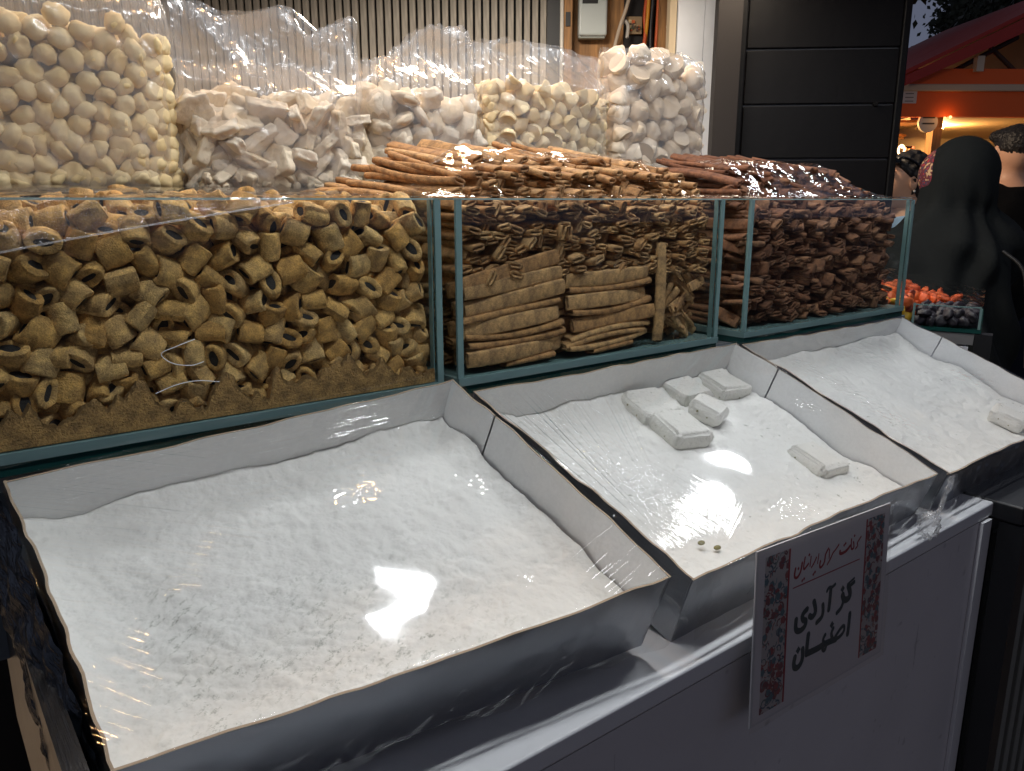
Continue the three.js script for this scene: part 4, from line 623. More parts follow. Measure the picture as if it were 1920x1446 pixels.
// ------------------------------------------------------------------ shop wall behind, facing the camera
function facing(name, label, category, u, v, dist, y = 0, extra = 0, group) { const p = at(u, v, dist); const t = thing(name, label, category, [p.x, y, p.z], -YAW + extra, group); return t; }
const px2m = (px, dist) => px / 1565 * dist;
{
  const d = 4.0, t = facing('slat_wall', 'pale grey upright slat panelling on black felt behind the bags', 'wall', 700, 50, d, 0);
  obj('felt', bx(3.0, 2.7, 0.012, -0.63, 1.35, -0.03), std({ color: srgb(14, 14, 15), roughness: 0.95 }), t);
  const g = boxUV(bx(0.0272, 2.66, 0.02, 0, 0, 0), 2);
  for (let i = 0; i < 74; i++) { const m = obj('slat', g, M.greyWood, t); m.position.set(0.838 - i * 0.0384, 1.35, -0.012); }
}
{
  const d = 3.95, t = facing('meter_cabinet', 'open wooden cabinet with an electricity meter and loose wiring', 'cabinet', 1165, 60, d, 0);
  const X = (u) => at(u, 60, d).sub(at(1165, 60, d)).dot(RIGHT), Y = (v) => at(1165, v, d).y;
  const back = obj('back_board', boxUV(bx(X(1275) - X(1058), 1.5, 0.02, (X(1275) + X(1058)) / 2, 1.95, -0.10), 2), M.brownWood, t);
  obj('side_board', boxUV(bx(0.05, 1.5, 0.14, X(1062), 1.95, -0.05), 2), M.brownWood, t);
  obj('side_board', boxUV(bx(0.09, 1.5, 0.12, X(1252), 1.95, -0.04), 2), M.brownWood, t);
  obj('dark_jamb', bx(0.075, 2.6, 0.06, X(1041), 1.35, -0.02), M.black, t);
  obj('pipe', cyl(V(X(1054), 1.3, 0.03), V(X(1052), 2.6, 0.03), 0.009), std({ color: srgb(214, 208, 196), roughness: 0.5 }), t);
  const m = obj('meter', rbx(px2m(53, d), 0.30, 0.07, 0.012, X(1112), Y(0), -0.05), std({ color: srgb(198, 206, 204), roughness: 0.4 }), t);
  obj('display', bx(px2m(28, d), 0.022, 0.006, X(1106), Y(0), -0.012), M.black, m);
  obj('terminal_cover', rbx(px2m(50, d), px2m(32, d), 0.05, 0.006, X(1111), Y(52), -0.055), phys({ color: srgb(170, 178, 172), roughness: 0.25 }), m);
  for (let i = 0; i < 8; i++) obj('screw', cyl(V(X(1092 + i * 5.5), Y(48), -0.029), V(X(1092 + i * 5.5), Y(48), -0.024), 0.004, 0.004, 8), std({ color: srgb(90, 92, 90), metalness: 0.6, roughness: 0.4 }), m);
  obj('label_plate', bx(0.022, 0.06, 0.006, X(1064), Y(38), 0.024), M.black, t);
  const inn = obj('recess', bx(px2m(62, d), 1.5, 0.02, X(1205), 1.95, -0.085), std({ color: srgb(34, 32, 32), roughness: 0.8 }), t);
  obj('circuit_board', bx(px2m(28, d), px2m(30, d), 0.02, X(1192), Y(43), -0.06), std({ color: srgb(150, 128, 96), roughness: 0.7 }), t);
  for (let i = 0; i < 12; i++) obj('component', bx(rr(0.006, 0.016), rr(0.006, 0.02), 0.014, X(rr(1182, 1203)), Y(rr(32, 56)), -0.045), std({ color: [srgb(200, 180, 140), srgb(80, 60, 50), srgb(190, 90, 40), srgb(60, 80, 60)][i % 4], roughness: 0.6 }), t);
  for (const [c, pts] of [[srgb(196, 180, 160), [[1180, -10], [1172, 20], [1164, 45], [1156, 80], [1150, 110]]], [srgb(180, 176, 168), [[1164, 45], [1172, 36], [1178, 44], [1177, 70]]], [srgb(196, 84, 36), [[1212, -10], [1210, 30], [1212, 60], [1208, 95]]], [srgb(214, 150, 40), [[1216, -10], [1214, 40], [1212, 80], [1209, 110]]], [srgb(200, 92, 40), [[1234, -10], [1233, 40], [1232, 110]]], [srgb(40, 42, 46), [[1224, -10], [1222, 50], [1223, 120]]]])
    obj('wire', tube(pts.map(([u, v]) => V(X(u), Y(v), -0.025 + 0.01 * Math.sin(v))), 0.009, 30, 6), std({ color: c, roughness: 0.5 }), t);
  obj('lock', cyl(V(X(1255), Y(52), 0.02), V(X(1255), Y(52), 0.035), 0.02, 0.017, 14), std({ color: srgb(190, 190, 192), metalness: 0.8, roughness: 0.3 }), t);
}
{
  const d = 3.8, t = facing('white_post', 'white painted boarded wall end beside the black door', 'wall', 1312, 100, d, 0, 0.05);
  const paint = std({ map: tex(256, 512, (u, v) => { const k = 1 + 0.05 * tile(u, v, 8, 4) ; return [226 * k, 230 * k, 236 * k]; }, true), roughness: 0.6, bumpMap: chalkB, bumpScale: 0.001 });
  const w = px2m(98, d); obj('board', boxUV(bx(w * 0.49, 2.7, 0.1, -w * 0.25, 1.35, 0), 1), paint, t); obj('board', boxUV(bx(w * 0.49, 2.7, 0.1, w * 0.25, 1.35, 0.003), 1), paint, t);
  obj('moulding', bx(0.03, 2.7, 0.06, -w * 0.5 - 0.018, 1.35, 0.01), M.cream, t);
}
{
  const d = 3.55, t = facing('black_door', 'black ribbed metal door leaf standing open beside the street', 'door', 1545, 100, d, 0, -0.08);
  const paint = phys({ color: srgb(9, 9, 12), roughness: 0.55, specularIntensity: 0.45, bumpMap: foilB, bumpScale: 0.003 });
  const X = (u) => at(u, 100, d).sub(at(1555, 100, d)).dot(RIGHT), Y = (v) => at(1555, v, d).y;
  const pitch = Y(92) - Y(197), y0 = Y(197);
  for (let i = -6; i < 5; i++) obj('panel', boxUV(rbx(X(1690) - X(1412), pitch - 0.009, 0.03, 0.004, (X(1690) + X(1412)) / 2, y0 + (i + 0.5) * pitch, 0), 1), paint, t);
  obj('highlight_core', bx(X(1695) - X(1405), 2.7, 0.012, (X(1695) + X(1405)) / 2, 1.36, -0.012), std({ color: srgb(110, 112, 116), roughness: 0.5 }), t);  // pale grey paints the light caught along the panel grooves
  obj('edge_bar', boxUV(rbx(0.03, 2.72, 0.05, 0.006, X(1697), 1.37, 0.0), 1), paint, t);
  obj('hinge_bar', boxUV(rbx(0.035, 2.72, 0.06, 0.008, X(1402), 1.37, 0.0), 1), paint, t);
  obj('frame', boxUV(bx(X(1396) - X(1352), 2.75, 0.10, (X(1396) + X(1352)) / 2, 1.375, 0.02), 1), std({ color: srgb(26, 20, 18), roughness: 0.7 }), t);
  obj('bolt', cyl(V(X(1655), Y(197), 0.015), V(X(1655), Y(197), 0.03), 0.011, 0.009, 10), paint, t);
}
// ------------------------------------------------------------------ next counter along the street: dried fruit
{
  const t = thing('fruit_counter', 'white fronted counter with black corner post under the dried fruit box', 'counter', [2.2, 0, -0.845], 0.367);
  const turned = (x, y, z) => V(x - 2.2, y, z + 0.845).applyAxisAngle(V(0, 1, 0), 0.367).add(V(2.2, 0, -0.845));
  obj('end_panel', bx(0.02, 0.98, 0.56, 0.014, 0.535, -0.30), std({ color: srgb(214, 218, 226), roughness: 0.5 }), t);
  obj('body', bx(0.48, 0.98, 0.54, 0.27, 0.535, -0.30), std({ color: srgb(205, 208, 214), roughness: 0.5 }), t);
  obj('rail', bx(0.5, 0.03, 0.57, 0.255, 1.045, -0.295), std({ color: srgb(150, 150, 150), roughness: 0.4, metalness: 0.5 }), t);
  obj('corner_post', bx(0.04, 1.06, 0.04, 0.02, 0.53, 0.012), M.black, t);
  const b = thing('fruit_box', 'low open glass box of dark prunes and orange apricots', 'glass box', [2.2, 1.062, -0.845], 0.367);
  const pl = (n, w, h, x, y, z, ry) => obj(n, new THREE.PlaneGeometry(w, h).rotateY(ry).translate(x, y, z), M.glass, b);
  pl('side_pane', 0.155, 0.055, 0.002, 0.038, -0.078, -Math.PI / 2); pl('front_pane', 0.46, 0.055, 0.235, 0.038, 0, 0); pl('side_pane', 0.30, 0.09, 0.002, 0.055, -0.31, -Math.PI / 2);
  obj('base_plate', bx(0.47, 0.009, 0.48, 0.235, 0.0046, -0.235), M.glassDark, b);
  for (const [z, h] of [[-0.001, 0.055], [-0.156, 0.06], [-0.46, 0.1]]) obj('edge', bx(0.006, h, 0.006, 0.001, 0.01 + h / 2, z), M.glassEdge, b);
  obj('edge', bx(0.004, 0.003, 0.155, 0.001, 0.067, -0.078), M.glassEdge, b);
  const prune = [1, 2].map((s) => lumpGeo(0.0155, 1.2, 0.7, 1, 0.35, s + 200)), apr = [1, 2].map((s) => lumpGeo(0.016, 1.2, 0.55, 1, 0.25, s + 300));
  const P = settle(0.0135, [2.205, 2.38, 1.072, 1.12, -0.998, -0.85], (x) => 1.116 + 0.012 * smooth(2.25, 2.4, x), 51, 80); P.forEach((o) => { o.q = randQ(); o.s = 1; o.depth = o.p.x; o.p = turned(o.p.x, o.p.y, o.p.z); });
  scatter(P, prune, [std({ color: srgb(34, 28, 38), roughness: 0.55 })], { name: 'prune', label: 'dark wrinkled prune in the low glass box', category: 'prune', group: 'prunes in the low glass box' });
  const Q = settle(0.0140, [2.40, 2.52, 1.072, 1.2, -1.14, -0.90], (x, z) => 1.120 - 0.19 * (z + 0.845), 52, 80); Q.forEach((o) => { o.q = randQ(); o.s = 1; o.depth = o.p.x; o.p = turned(o.p.x, o.p.y, o.p.z); });
  scatter(Q, apr, [std({ color: srgb(214, 98, 40), roughness: 0.6 }), std({ color: srgb(204, 86, 36), roughness: 0.6 })], { name: 'dried_apricot', label: 'bright orange dried apricot behind the prunes', category: 'apricot', group: 'dried apricots in the low glass box' });
  const S = settle(0.0140, [2.21, 2.38, 1.072, 1.18, -1.14, -1.01], () => 1.148, 53, 80); S.forEach((o) => { o.q = randQ(); o.s = 1; o.depth = o.p.x; o.p = turned(o.p.x, o.p.y, o.p.z); });
  scatter(S, apr, [std({ color: srgb(196, 150, 30), roughness: 0.5 }), std({ color: srgb(150, 60, 40), roughness: 0.5 }), std({ color: srgb(200, 90, 40), roughness: 0.5 })], { name: 'fruit_jelly', label: 'yellow or red dried fruit piece behind the box divider', category: 'dried fruit', group: 'mixed dried fruit pieces' });
  tag(obj('stretch_film', sheet(30, 30, (s, v) => turned(lerp(2.198, 2.67, s), lerp(1.190, 1.131, v) + 0.003 * n2(s * 6, v * 6), lerp(-1.14, -0.842, v))), film({ bumpMap: crumpleT, bumpScale: 0.3 })), 'clear stretch film sloping over the dried fruit box', 'plastic film');
  const k = onZ(1795, 640, -0.835); tag(obj('film_tail', sheet(10, 24, (s, v) => { const a = at(1822, 612, 2.32), c = at(1788, 655, 2.30); return a.lerp(c, v).add(V((s - 0.5) * 0.012 + 0.004 * n2(v * 7, s * 4), 0.004 * n2(s * 8, v * 5), (s - 0.5) * 0.02 + 0.006 * n2(v * 9 + 5, s * 6))); }), film({ transmission: 0.6, roughness: 0.15 })), 'twisted tail of clear film hanging off the dried fruit box', 'plastic film');
}

// ------------------------------------------------------------------ people
function sdfMesh(fn, lo, hi, res) {     // continuous surface of a distance field
  const mc = new MarchingCubes(res, new THREE.MeshBasicMaterial(), false, false, 200000); mc.isolation = 0; const size = hi.clone().sub(lo), F = mc.field, p = V(0, 0, 0);
  for (let z = 0; z < res; z++) for (let y = 0; y < res; y++) for (let x = 0; x < res; x++) { p.set(lo.x + size.x * x / res, lo.y + size.y * y / res, lo.z + size.z * z / res); F[x + y * res + z * res * res] = -fn(p); }
  mc.update(); const n = mc.count, src = mc.positionArray; let g = new THREE.BufferGeometry(); const pos = new Float32Array(n * 3);
  for (let i = 0; i < n; i++) { pos[i * 3] = lo.x + (src[i * 3] + 1) / 2 * size.x; pos[i * 3 + 1] = lo.y + (src[i * 3 + 1] + 1) / 2 * size.y; pos[i * 3 + 2] = lo.z + (src[i * 3 + 2] + 1) / 2 * size.z; }
  g.setAttribute('position', new THREE.BufferAttribute(pos, 3)); g = mergeVertices(g, 1e-5); g.computeVertexNormals(); return boxUV(g, 3);
}
const smin = (a, b, k) => { const h = clamp(0.5 + 0.5 * (b - a) / k); return lerp(b, a, h) - k * h * (1 - h); };
const cap = (p, a, b, ra, rb) => { const ba = b.clone().sub(a), t = clamp(p.clone().sub(a).dot(ba) / ba.lengthSq()); return p.distanceTo(a.clone().addScaledVector(ba, t)) - lerp(ra, rb, t); };
const ell = (p, c, r) => { const q = V((p.x - c.x) / r.x, (p.y - c.y) / r.y, (p.z - c.z) / r.z), k = q.length(); return (k - 1) * Math.min(r.x, r.y, r.z) * (k > 1 ? 1 : 1); };
const skin = phys({ color: srgb(214, 164, 134), roughness: 0.5, sheen: 0.2 }), hairM = std({ color: srgb(24, 20, 19), roughness: 0.55, bumpMap: grainT, bumpScale: 0.004 });
const cloth = (c) => phys({ color: c, roughness: 0.95, specularIntensity: 0.3, bumpMap: fineT, bumpScale: 0.0006 });
// local axes of a person: x to the camera's right, z towards the camera; the feet at y = 0
{ // woman under a black chador, seen from behind and to the side
  const d = 3.25, H = at(1808, 262, d).y, t = facing('person', 'person in a black chador over a red flowered headscarf, back turned', 'person', 1812, 300, d);
  const hc = V(-0.01, H - 0.135, 0.0);
  const f = (p) => {
    let s = ell(p, hc, V(0.135, 0.15, 0.14));
    s = smin(s, cap(p, V(-0.02, H - 0.26, -0.01), V(-0.03, H - 0.40, -0.01), 0.11, 0.19), 0.09);
    s = smin(s, cap(p, V(-0.17, H - 0.42, 0.0), V(0.17, H - 0.42, 0.0), 0.11, 0.11), 0.1);
    s = smin(s, cap(p, V(-0.02, H - 0.55, 0.0), V(-0.02, 0.10, 0.0), 0.235, 0.33), 0.1);
    s = smin(s, cap(p, V(-0.19, H - 0.5, 0.05), V(-0.20, H - 0.80, 0.10), 0.10, 0.10), 0.07);
    const down = clamp((H - 0.1 - p.y) / 0.35), a = Math.atan2(p.x, p.z);
    s += down * (0.020 * Math.sin(p.x * 24 + p.y * 20 + 2 * n3(p.x * 2, p.y * 2, p.z * 2)) + 0.012 * Math.sin(a * 9 + n3(p.x * 2, p.y * 1.3, 4) * 3 + p.y * 3) + 0.010 * n3(p.x * 5, p.y * 3, p.z * 5));
    return Math.max(s, 0.03 - p.y);
  };
  obj('chador', sdfMesh(f, V(-0.5, 0, -0.5), V(0.5, H + 0.08, 0.5), 90), cloth(srgb(27, 30, 31)), t);
  const sf = tex(128, 128, (u, v) => { const a = tile(u, v, 14, 2); return a > 0.25 ? [168, 40, 46] : a < -0.3 ? [190, 160, 120] : a > 0.05 ? [60, 60, 84] : [96, 34, 40]; }, true);
  obj('headscarf', boxUV(new THREE.SphereGeometry(1, 28, 20).scale(0.100, 0.112, 0.095).translate(hc.x - 0.050, hc.y - 0.0, hc.z - 0.03), 6), std({ map: sf, roughness: 0.8 }), t);
  obj('bag_strap', tube([V(0.06, H - 0.42, 0.22), V(0.11, H - 0.48, 0.27), V(0.13, H - 0.62, 0.30), V(0.14, H - 0.85, 0.33)], 0.007, 30, 6), std({ color: srgb(30, 29, 28), roughness: 0.5 }), t);
  for (const x of [-0.09, 0.06]) obj('shoe', rbx(0.09, 0.07, 0.25, 0.03, x, 0.035, -0.02), M.black, t);
}
function head(H, c, dir) {   // a head that looks along dir (+1 right, -1 left) in profile; c its centre
  const X = (x) => c.x + dir * x;
  return (p) => {
    let s = ell(p, V(X(-0.012), c.y + 0.025, c.z), V(0.098, 0.098, 0.078));
    s = smin(s, ell(p, V(X(0.038), c.y - 0.035, c.z), V(0.056, 0.085, 0.058)), 0.03);
    s = smin(s, cap(p, V(X(0.062), c.y - 0.098, c.z - 0.012), V(X(0.062), c.y - 0.098, c.z + 0.012), 0.022, 0.022), 0.02);      // chin
    s = smin(s, cap(p, V(X(0.086), c.y + 0.018, c.z), V(X(0.112), c.y - 0.026, c.z), 0.007, 0.013), 0.012);                  // nose
    s = smin(s, cap(p, V(X(0.088), c.y - 0.054, c.z - 0.016), V(X(0.088), c.y - 0.054, c.z + 0.016), 0.0075, 0.0075), 0.007); // lips
    s = smin(s, cap(p, V(X(0.086), c.y - 0.068, c.z - 0.014), V(X(0.086), c.y - 0.068, c.z + 0.014), 0.007, 0.007), 0.007);
    s = smin(s, cap(p, V(X(0.080), c.y + 0.036, c.z - 0.05), V(X(0.080), c.y + 0.036, c.z + 0.05), 0.010, 0.010), 0.012);   // brow
    for (const sg of [-1, 1]) { s = Math.max(s, -(p.distanceTo(V(X(0.098), c.y + 0.010, c.z + sg * 0.032)) - 0.014)); const e = V(X(-0.008), c.y - 0.006, c.z + sg * 0.078); const er = ell(p, e, V(0.020, 0.034, 0.012)); s = smin(s, Math.max(er, -(p.distanceTo(V(e.x + dir * 0.004, e.y + 0.006, e.z + sg * 0.014)) - 0.013)), 0.006); }
    s = smin(s, cap(p, V(X(-0.03), c.y - 0.05, c.z), V(X(-0.045), c.y - 0.20, c.z), 0.055, 0.062), 0.03);                    // neck
    return s;
  };
}
{ // person in a pale blue shirt, in profile
  const d = 3.75, H = at(1715, 291, d).y, t = facing('person', 'person in a pale blue collared shirt with sunglasses pushed up, in profile', 'person', 1697, 320, d, 0);
  const c = V(0, H - 0.115, 0), hf = head(H, c, -1);
  obj('body', mergeGeometries([sdfMesh(hf, V(-0.16, H - 0.36, -0.14), V(0.16, H + 0.03, 0.14), 84), sdfMesh((p) => { let s = cap(p, V(0.045, H - 0.30, 0), V(0.05, H - 0.80, 0), 0.10, 0.13); s = smin(s, cap(p, V(0.05, H - 0.36, -0.16), V(0.05, H - 0.36, 0.16), 0.07, 0.07), 0.06); for (const sg of [-1, 1]) { s = smin(s, cap(p, V(0.05, H - 0.37, sg * 0.18), V(0.03, H - 0.66, sg * 0.22), 0.055, 0.045), 0.03); s = smin(s, cap(p, V(0.03, H - 0.66, sg * 0.22), V(-0.14, H - 0.78, sg * 0.18), 0.043, 0.034), 0.02); s = smin(s, cap(p, V(0.05, H - 0.82, sg * 0.09), V(0.05, 0.08, sg * 0.10), 0.10, 0.055), 0.05); } return s; }, V(-0.3, 0, -0.32), V(0.3, H - 0.2, 0.32), 80)]), skin, t);
  obj('shirt', sdfMesh((p) => { let s = cap(p, V(0.045, H - 0.31, 0), V(0.05, H - 0.85, 0), 0.115, 0.155); s = smin(s, cap(p, V(0.05, H - 0.37, -0.16), V(0.05, H - 0.37, 0.16), 0.083, 0.083), 0.06); for (const sg of [-1, 1]) s = smin(s, cap(p, V(0.05, H - 0.38, sg * 0.18), V(0.03, H - 0.66, sg * 0.22), 0.07, 0.06), 0.03); s += 0.006 * n3(p.x * 9, p.y * 9, p.z * 9); return Math.max(s, p.y - (H - 0.255 + 0.25 * (p.x - 0.04))); }, V(-0.3, H - 1.05, -0.34), V(0.3, H - 0.18, 0.34), 70), cloth(srgb(150, 182, 222)), t);
  obj('trousers', sdfMesh((p) => { let s = cap(p, V(0.05, H - 0.9, -0.03), V(0.05, H - 0.9, 0.03), 0.15, 0.15); for (const sg of [-1, 1]) s = smin(s, cap(p, V(0.05, H - 0.95, sg * 0.09), V(0.05, 0.06, sg * 0.11), 0.115, 0.08), 0.04); return s; }, V(-0.25, 0, -0.3), V(0.3, H - 0.75, 0.3), 60), cloth(srgb(60, 62, 72)), t);
  obj('collar', sheet(30, 6, (s, v) => { const a = s * 6.283, r = 0.078 + 0.018 * v; return [0.045 + Math.cos(a) * r * 1.05, H - 0.232 - 0.035 * v - 0.02 * Math.cos(a) * -1, Math.sin(a) * r]; }), std({ color: srgb(158, 190, 228), roughness: 0.85, side: THREE.DoubleSide }), t);
  obj('hair', sdfMesh((p) => { let s = ell(p, V(c.x + 0.022, c.y + 0.032, c.z), V(0.108, 0.106, 0.091)); s = smin(s, ell(p, V(c.x + 0.07, c.y - 0.05, c.z), V(0.055, 0.09, 0.07)), 0.04); s += 0.006 * n3(p.x * 30, p.y * 30, p.z * 12); return Math.max(s, (c.x - 0.078 + 0.088 * clamp((c.y + 0.085 - p.y) / 0.09)) - p.x); }, V(-0.16, H - 0.28, -0.14), V(0.18, H + 0.06, 0.14), 70), hairM, t);
  obj('sunglasses', [tube([V(-0.085, c.y + 0.08, 0.06), V(-0.06, c.y + 0.1, 0.085), V(0.0, c.y + 0.075, 0.1), V(0.03, c.y + 0.04, 0.098)], 0.006, 24, 6), rbx(0.04, 0.025, 0.05, 0.008, -0.075, c.y + 0.088, 0.055), rbx(0.04, 0.025, 0.05, 0.008, -0.075, c.y + 0.088, -0.03)], phys({ color: srgb(16, 16, 20), roughness: 0.1 }), t);
  obj('earring', new THREE.SphereGeometry(0.006, 10, 8).translate(c.x + 0.012, c.y - 0.045, c.z + 0.085), std({ color: srgb(235, 230, 220), roughness: 0.2 }), t);
}
{ // man in a black T-shirt, back to us
  const d = 4.0, H = at(1897, 236, d).y, t = facing('person', 'person with short dark hair in a black T-shirt, back turned', 'person', 1899, 300, d);
  const body = (p) => { let s = ell(p, V(0, H - 0.115, 0.01), V(0.078, 0.112, 0.098)); s = smin(s, cap(p, V(0, H - 0.17, 0.0), V(0, H - 0.31, 0.0), 0.056, 0.066), 0.02); for (const sg of [-1, 1]) { s = smin(s, ell(p, V(sg * 0.083, H - 0.125, -0.005), V(0.012, 0.034, 0.022)), 0.006); s = smin(s, cap(p, V(0, H - 0.34, 0), V(sg * 0.19, H - 0.37, 0), 0.07, 0.06), 0.04); s = smin(s, cap(p, V(sg * 0.20, H - 0.38, 0), V(sg * 0.25, H - 0.66, 0.01), 0.055, 0.045), 0.03); s = smin(s, cap(p, V(sg * 0.25, H - 0.66, 0.01), V(sg * 0.25, H - 0.90, -0.06), 0.043, 0.033), 0.02); s = smin(s, cap(p, V(sg * 0.10, H - 0.9, 0), V(sg * 0.11, 0.06, 0), 0.10, 0.055), 0.05); } s = smin(s, cap(p, V(0, H - 0.42, 0), V(0, H - 0.88, 0), 0.14, 0.135), 0.08); return s; };
  obj('body', sdfMesh(body, V(-0.42, 0, -0.3), V(0.42, H + 0.02, 0.3), 110), skin, t);
  obj('shirt', sdfMesh((p) => { let s = cap(p, V(0, H - 0.44, 0), V(0, H - 0.92, 0), 0.165, 0.165); for (const sg of [-1, 1]) { s = smin(s, cap(p, V(0, H - 0.345, 0), V(sg * 0.19, H - 0.375, 0), 0.086, 0.078), 0.05); s = smin(s, cap(p, V(sg * 0.2, H - 0.39, 0), V(sg * 0.235, H - 0.58, 0), 0.076, 0.08), 0.03); } s += 0.006 * n3(p.x * 8, p.y * 8, p.z * 8); return Math.max(s, p.y - (H - 0.262)); }, V(-0.42, H - 1.15, -0.3), V(0.42, H - 0.2, 0.3), 70), cloth(srgb(9, 9, 11)), t);
  obj('trousers', sdfMesh((p) => { let s = cap(p, V(-0.04, H - 0.95, 0), V(0.04, H - 0.95, 0), 0.155, 0.155); for (const sg of [-1, 1]) s = smin(s, cap(p, V(sg * 0.1, H - 1.0, 0), V(sg * 0.12, 0.05, 0), 0.12, 0.085), 0.04); return s; }, V(-0.35, 0, -0.25), V(0.35, H - 0.75, 0.25), 60), cloth(srgb(30, 34, 46)), t);
  obj('hair', sdfMesh((p) => { let s = ell(p, V(0, H - 0.085, 0.018), V(0.084, 0.092, 0.103)); s = smin(s, ell(p, V(-0.045, H - 0.045, -0.05), V(0.045, 0.03, 0.05)), 0.03); s += 0.003 * n3(p.x * 60, p.y * 60, p.z * 60); return Math.max(s, -(p.y - (H - 0.155 - 0.03 * smooth(0, 0.1, p.z)))); }, V(-0.16, H - 0.24, -0.16), V(0.16, H + 0.05, 0.16), 70), hairM, t);
}
// ------------------------------------------------------------------ kiosk with orange fascia across the street
{
  const d = 7.0, t = facing('street_kiosk', 'kiosk with orange fascia and red pitched roof across the street', 'kiosk', 1800, 200, d, 0, 0.02);
  const X = (u) => at(u, 200, d).sub(at(1800, 200, d)).dot(RIGHT), Y = (v) => at(1800, v, d).y;
  const orange = std({ color: srgb(230, 100, 34), roughness: 0.6, bumpMap: foilB, bumpScale: 0.003 }), red = std({ color: srgb(150, 40, 34), roughness: 0.6, bumpMap: foilB, bumpScale: 0.004 });
  const L = X(1400), R = X(2300);
  obj('fascia', boxUV(bx(R - L, Y(172) - Y(220), 0.06, (L + R) / 2, (Y(172) + Y(220)) / 2, 0), 1), orange, t);
  obj('fascia_top', boxUV(bx(R - L, Y(130) - Y(160), 0.06, (L + R) / 2, (Y(130) + Y(160)) / 2, 0), 1), orange, t);
  obj('trim', rbx(R - L, Y(159) - Y(172.5), 0.09, 0.01, (L + R) / 2, (Y(159) + Y(172.5)) / 2, 0.012), std({ color: srgb(196, 180, 160), roughness: 0.6 }), t);
  const rp = (u, v, z) => V(X(u), Y(v), z), lt = rp(1660, 150, 0.25), rt = rp(2060, -60, 0.25);
  const dir = rt.clone().sub(lt).normalize();
  for (let i = 0; i < 4; i++) obj('roof_sheet', slab(lt.clone().add(V(0, 0, -i * 0.7)), rt.clone().add(V(0, 0, -i * 0.7)), rt.clone().add(V(0, 0, -(i + 1) * 0.7 + 0.01)), lt.clone().add(V(0, 0, -(i + 1) * 0.7 + 0.01)), V(-dir.y, dir.x, 0), 0.03), red, t);
  obj('verge_board', slab(rp(1660, 152, 0.27), rp(2060, -58, 0.27), rp(2060, -22, 0.27), rp(1660, 170, 0.27), V(0, 0, 1), 0.025), red, t);
  obj('roof_sheet', slab(rt, rp(2460, 150, 0.25), rp(2460, 150, -2.55), rt.clone().add(V(0, 0, -2.8)), V(dir.y, dir.x, 0), 0.03), red, t);
  obj('gable_board', slab(rp(1700, 150, -0.9), rp(2420, 150, -0.9), rp(2070, -40, -0.9), rp(2050, -40, -0.9), V(0, 0, 1), 0.02), std({ color: srgb(120, 100, 84), roughness: 0.8 }), t);
  for (const [a, b] of [[[1780, 140], [1920, 60]], [[1760, 132], [2000, 132]], [[1870, 80], [1930, 132]]]) obj('truss', cyl(rp(...a, -0.2), rp(...b, -0.2), 0.02, 0.02, 8), std({ color: srgb(70, 50, 44), roughness: 0.7 }), t);
  obj('lamp_post_stub', bx(0.06, 0.12, 0.06, X(1819), Y(122), 0.05), std({ color: srgb(196, 190, 180), roughness: 0.6 }), t);
  obj('notice', bx(X(1712) - X(1680), Y(171) - Y(195), 0.006, X(1696), Y(183), 0.035), std({ color: srgb(206, 198, 196), roughness: 0.7 }), t);
  for (const v of [177, 184, 191]) obj('notice_line', bx(0.07, 0.006, 0.002, X(1698), Y(v), 0.04), std({ color: srgb(80, 76, 78), roughness: 0.7 }), t);
  const wall = std({ color: srgb(206, 186, 150), roughness: 0.7, bumpMap: chalkB, bumpScale: 0.002 });
  obj('back_wall', boxUV(bx(R - L, 3.0, 0.06, (L + R) / 2, 1.5, -2.4), 1), wall, t);
  obj('ceiling', bx(X(2300) - X(1768), 0.05, 2.3, (X(2300) + X(1768)) / 2, Y(214), -1.2), wall, t);
  obj('partition', boxUV(bx(0.05, 2.2, 1.6, X(1830), 1.1, -1.5), 1), wall, t);
  obj('post', boxUV(bx(px2m(17, d), 2.3, 0.10, X(1769), 1.15, -0.1), 1), M.brownWood, t);
  const wood = std({ map: brownWood, color: srgb(255, 238, 214), roughness: 0.55 });
  for (let i = 0; i < 4; i++) obj('ceiling_plank', boxUV(bx(X(1765) - X(1500), 0.02, 0.34, (X(1765) + X(1500)) / 2, Y(226) + 0.01 - i * 0.09, -0.35 - i * 0.36), 1), wood, t);
  obj('rafter', bx(X(1765) - X(1500), 0.05, 0.05, (X(1765) + X(1500)) / 2, Y(246), -0.6), M.brownWood, t);
  obj('counter', boxUV(bx(R - L, 0.95, 0.5, (L + R) / 2, 0.48, -0.3), 1), std({ color: srgb(84, 62, 48), roughness: 0.7 }), t);
  const plate = obj('round_sign', new THREE.CylinderGeometry(px2m(18, d), px2m(18, d), 0.03, 36).rotateX(Math.PI / 2).translate(X(1742), Y(230), 0.0), std({ color: srgb(214, 206, 190), roughness: 0.6 }), t);
  for (const v of [221, 232]) obj('sign_line', bx(0.10, 0.011, 0.004, X(1742), Y(v), 0.018), std({ color: srgb(70, 64, 60), roughness: 0.7 }), plate);
  // lit fittings: a recessed lamp and a short string of round marquee lights
  const dl = obj('downlight', new THREE.CylinderGeometry(0.032, 0.032, 0.012, 20).translate(X(1858), Y(222) - 0.012, -0.75), std({ color: 0xffffff, emissive: 0xffd08a, emissiveIntensity: 5 }), t);
  const spot = (x, y, z, I, col = 0xffc27a) => { const p = new THREE.PointLight(col, I); p.position.set(x, y, z); p.castShadow = true; p.shadow.radius = 2; t.add(p); };
  spot(X(1858), Y(222) - 0.05, -0.75, 3.2);
  obj('hanging_bulb', new THREE.SphereGeometry(0.012, 16, 12).translate(X(1772), Y(222), 0.10), std({ color: 0xffffff, emissive: 0xffb469, emissiveIntensity: 3 }), t); spot(X(1772), Y(222), 0.10, 0.02, 0xffb060);
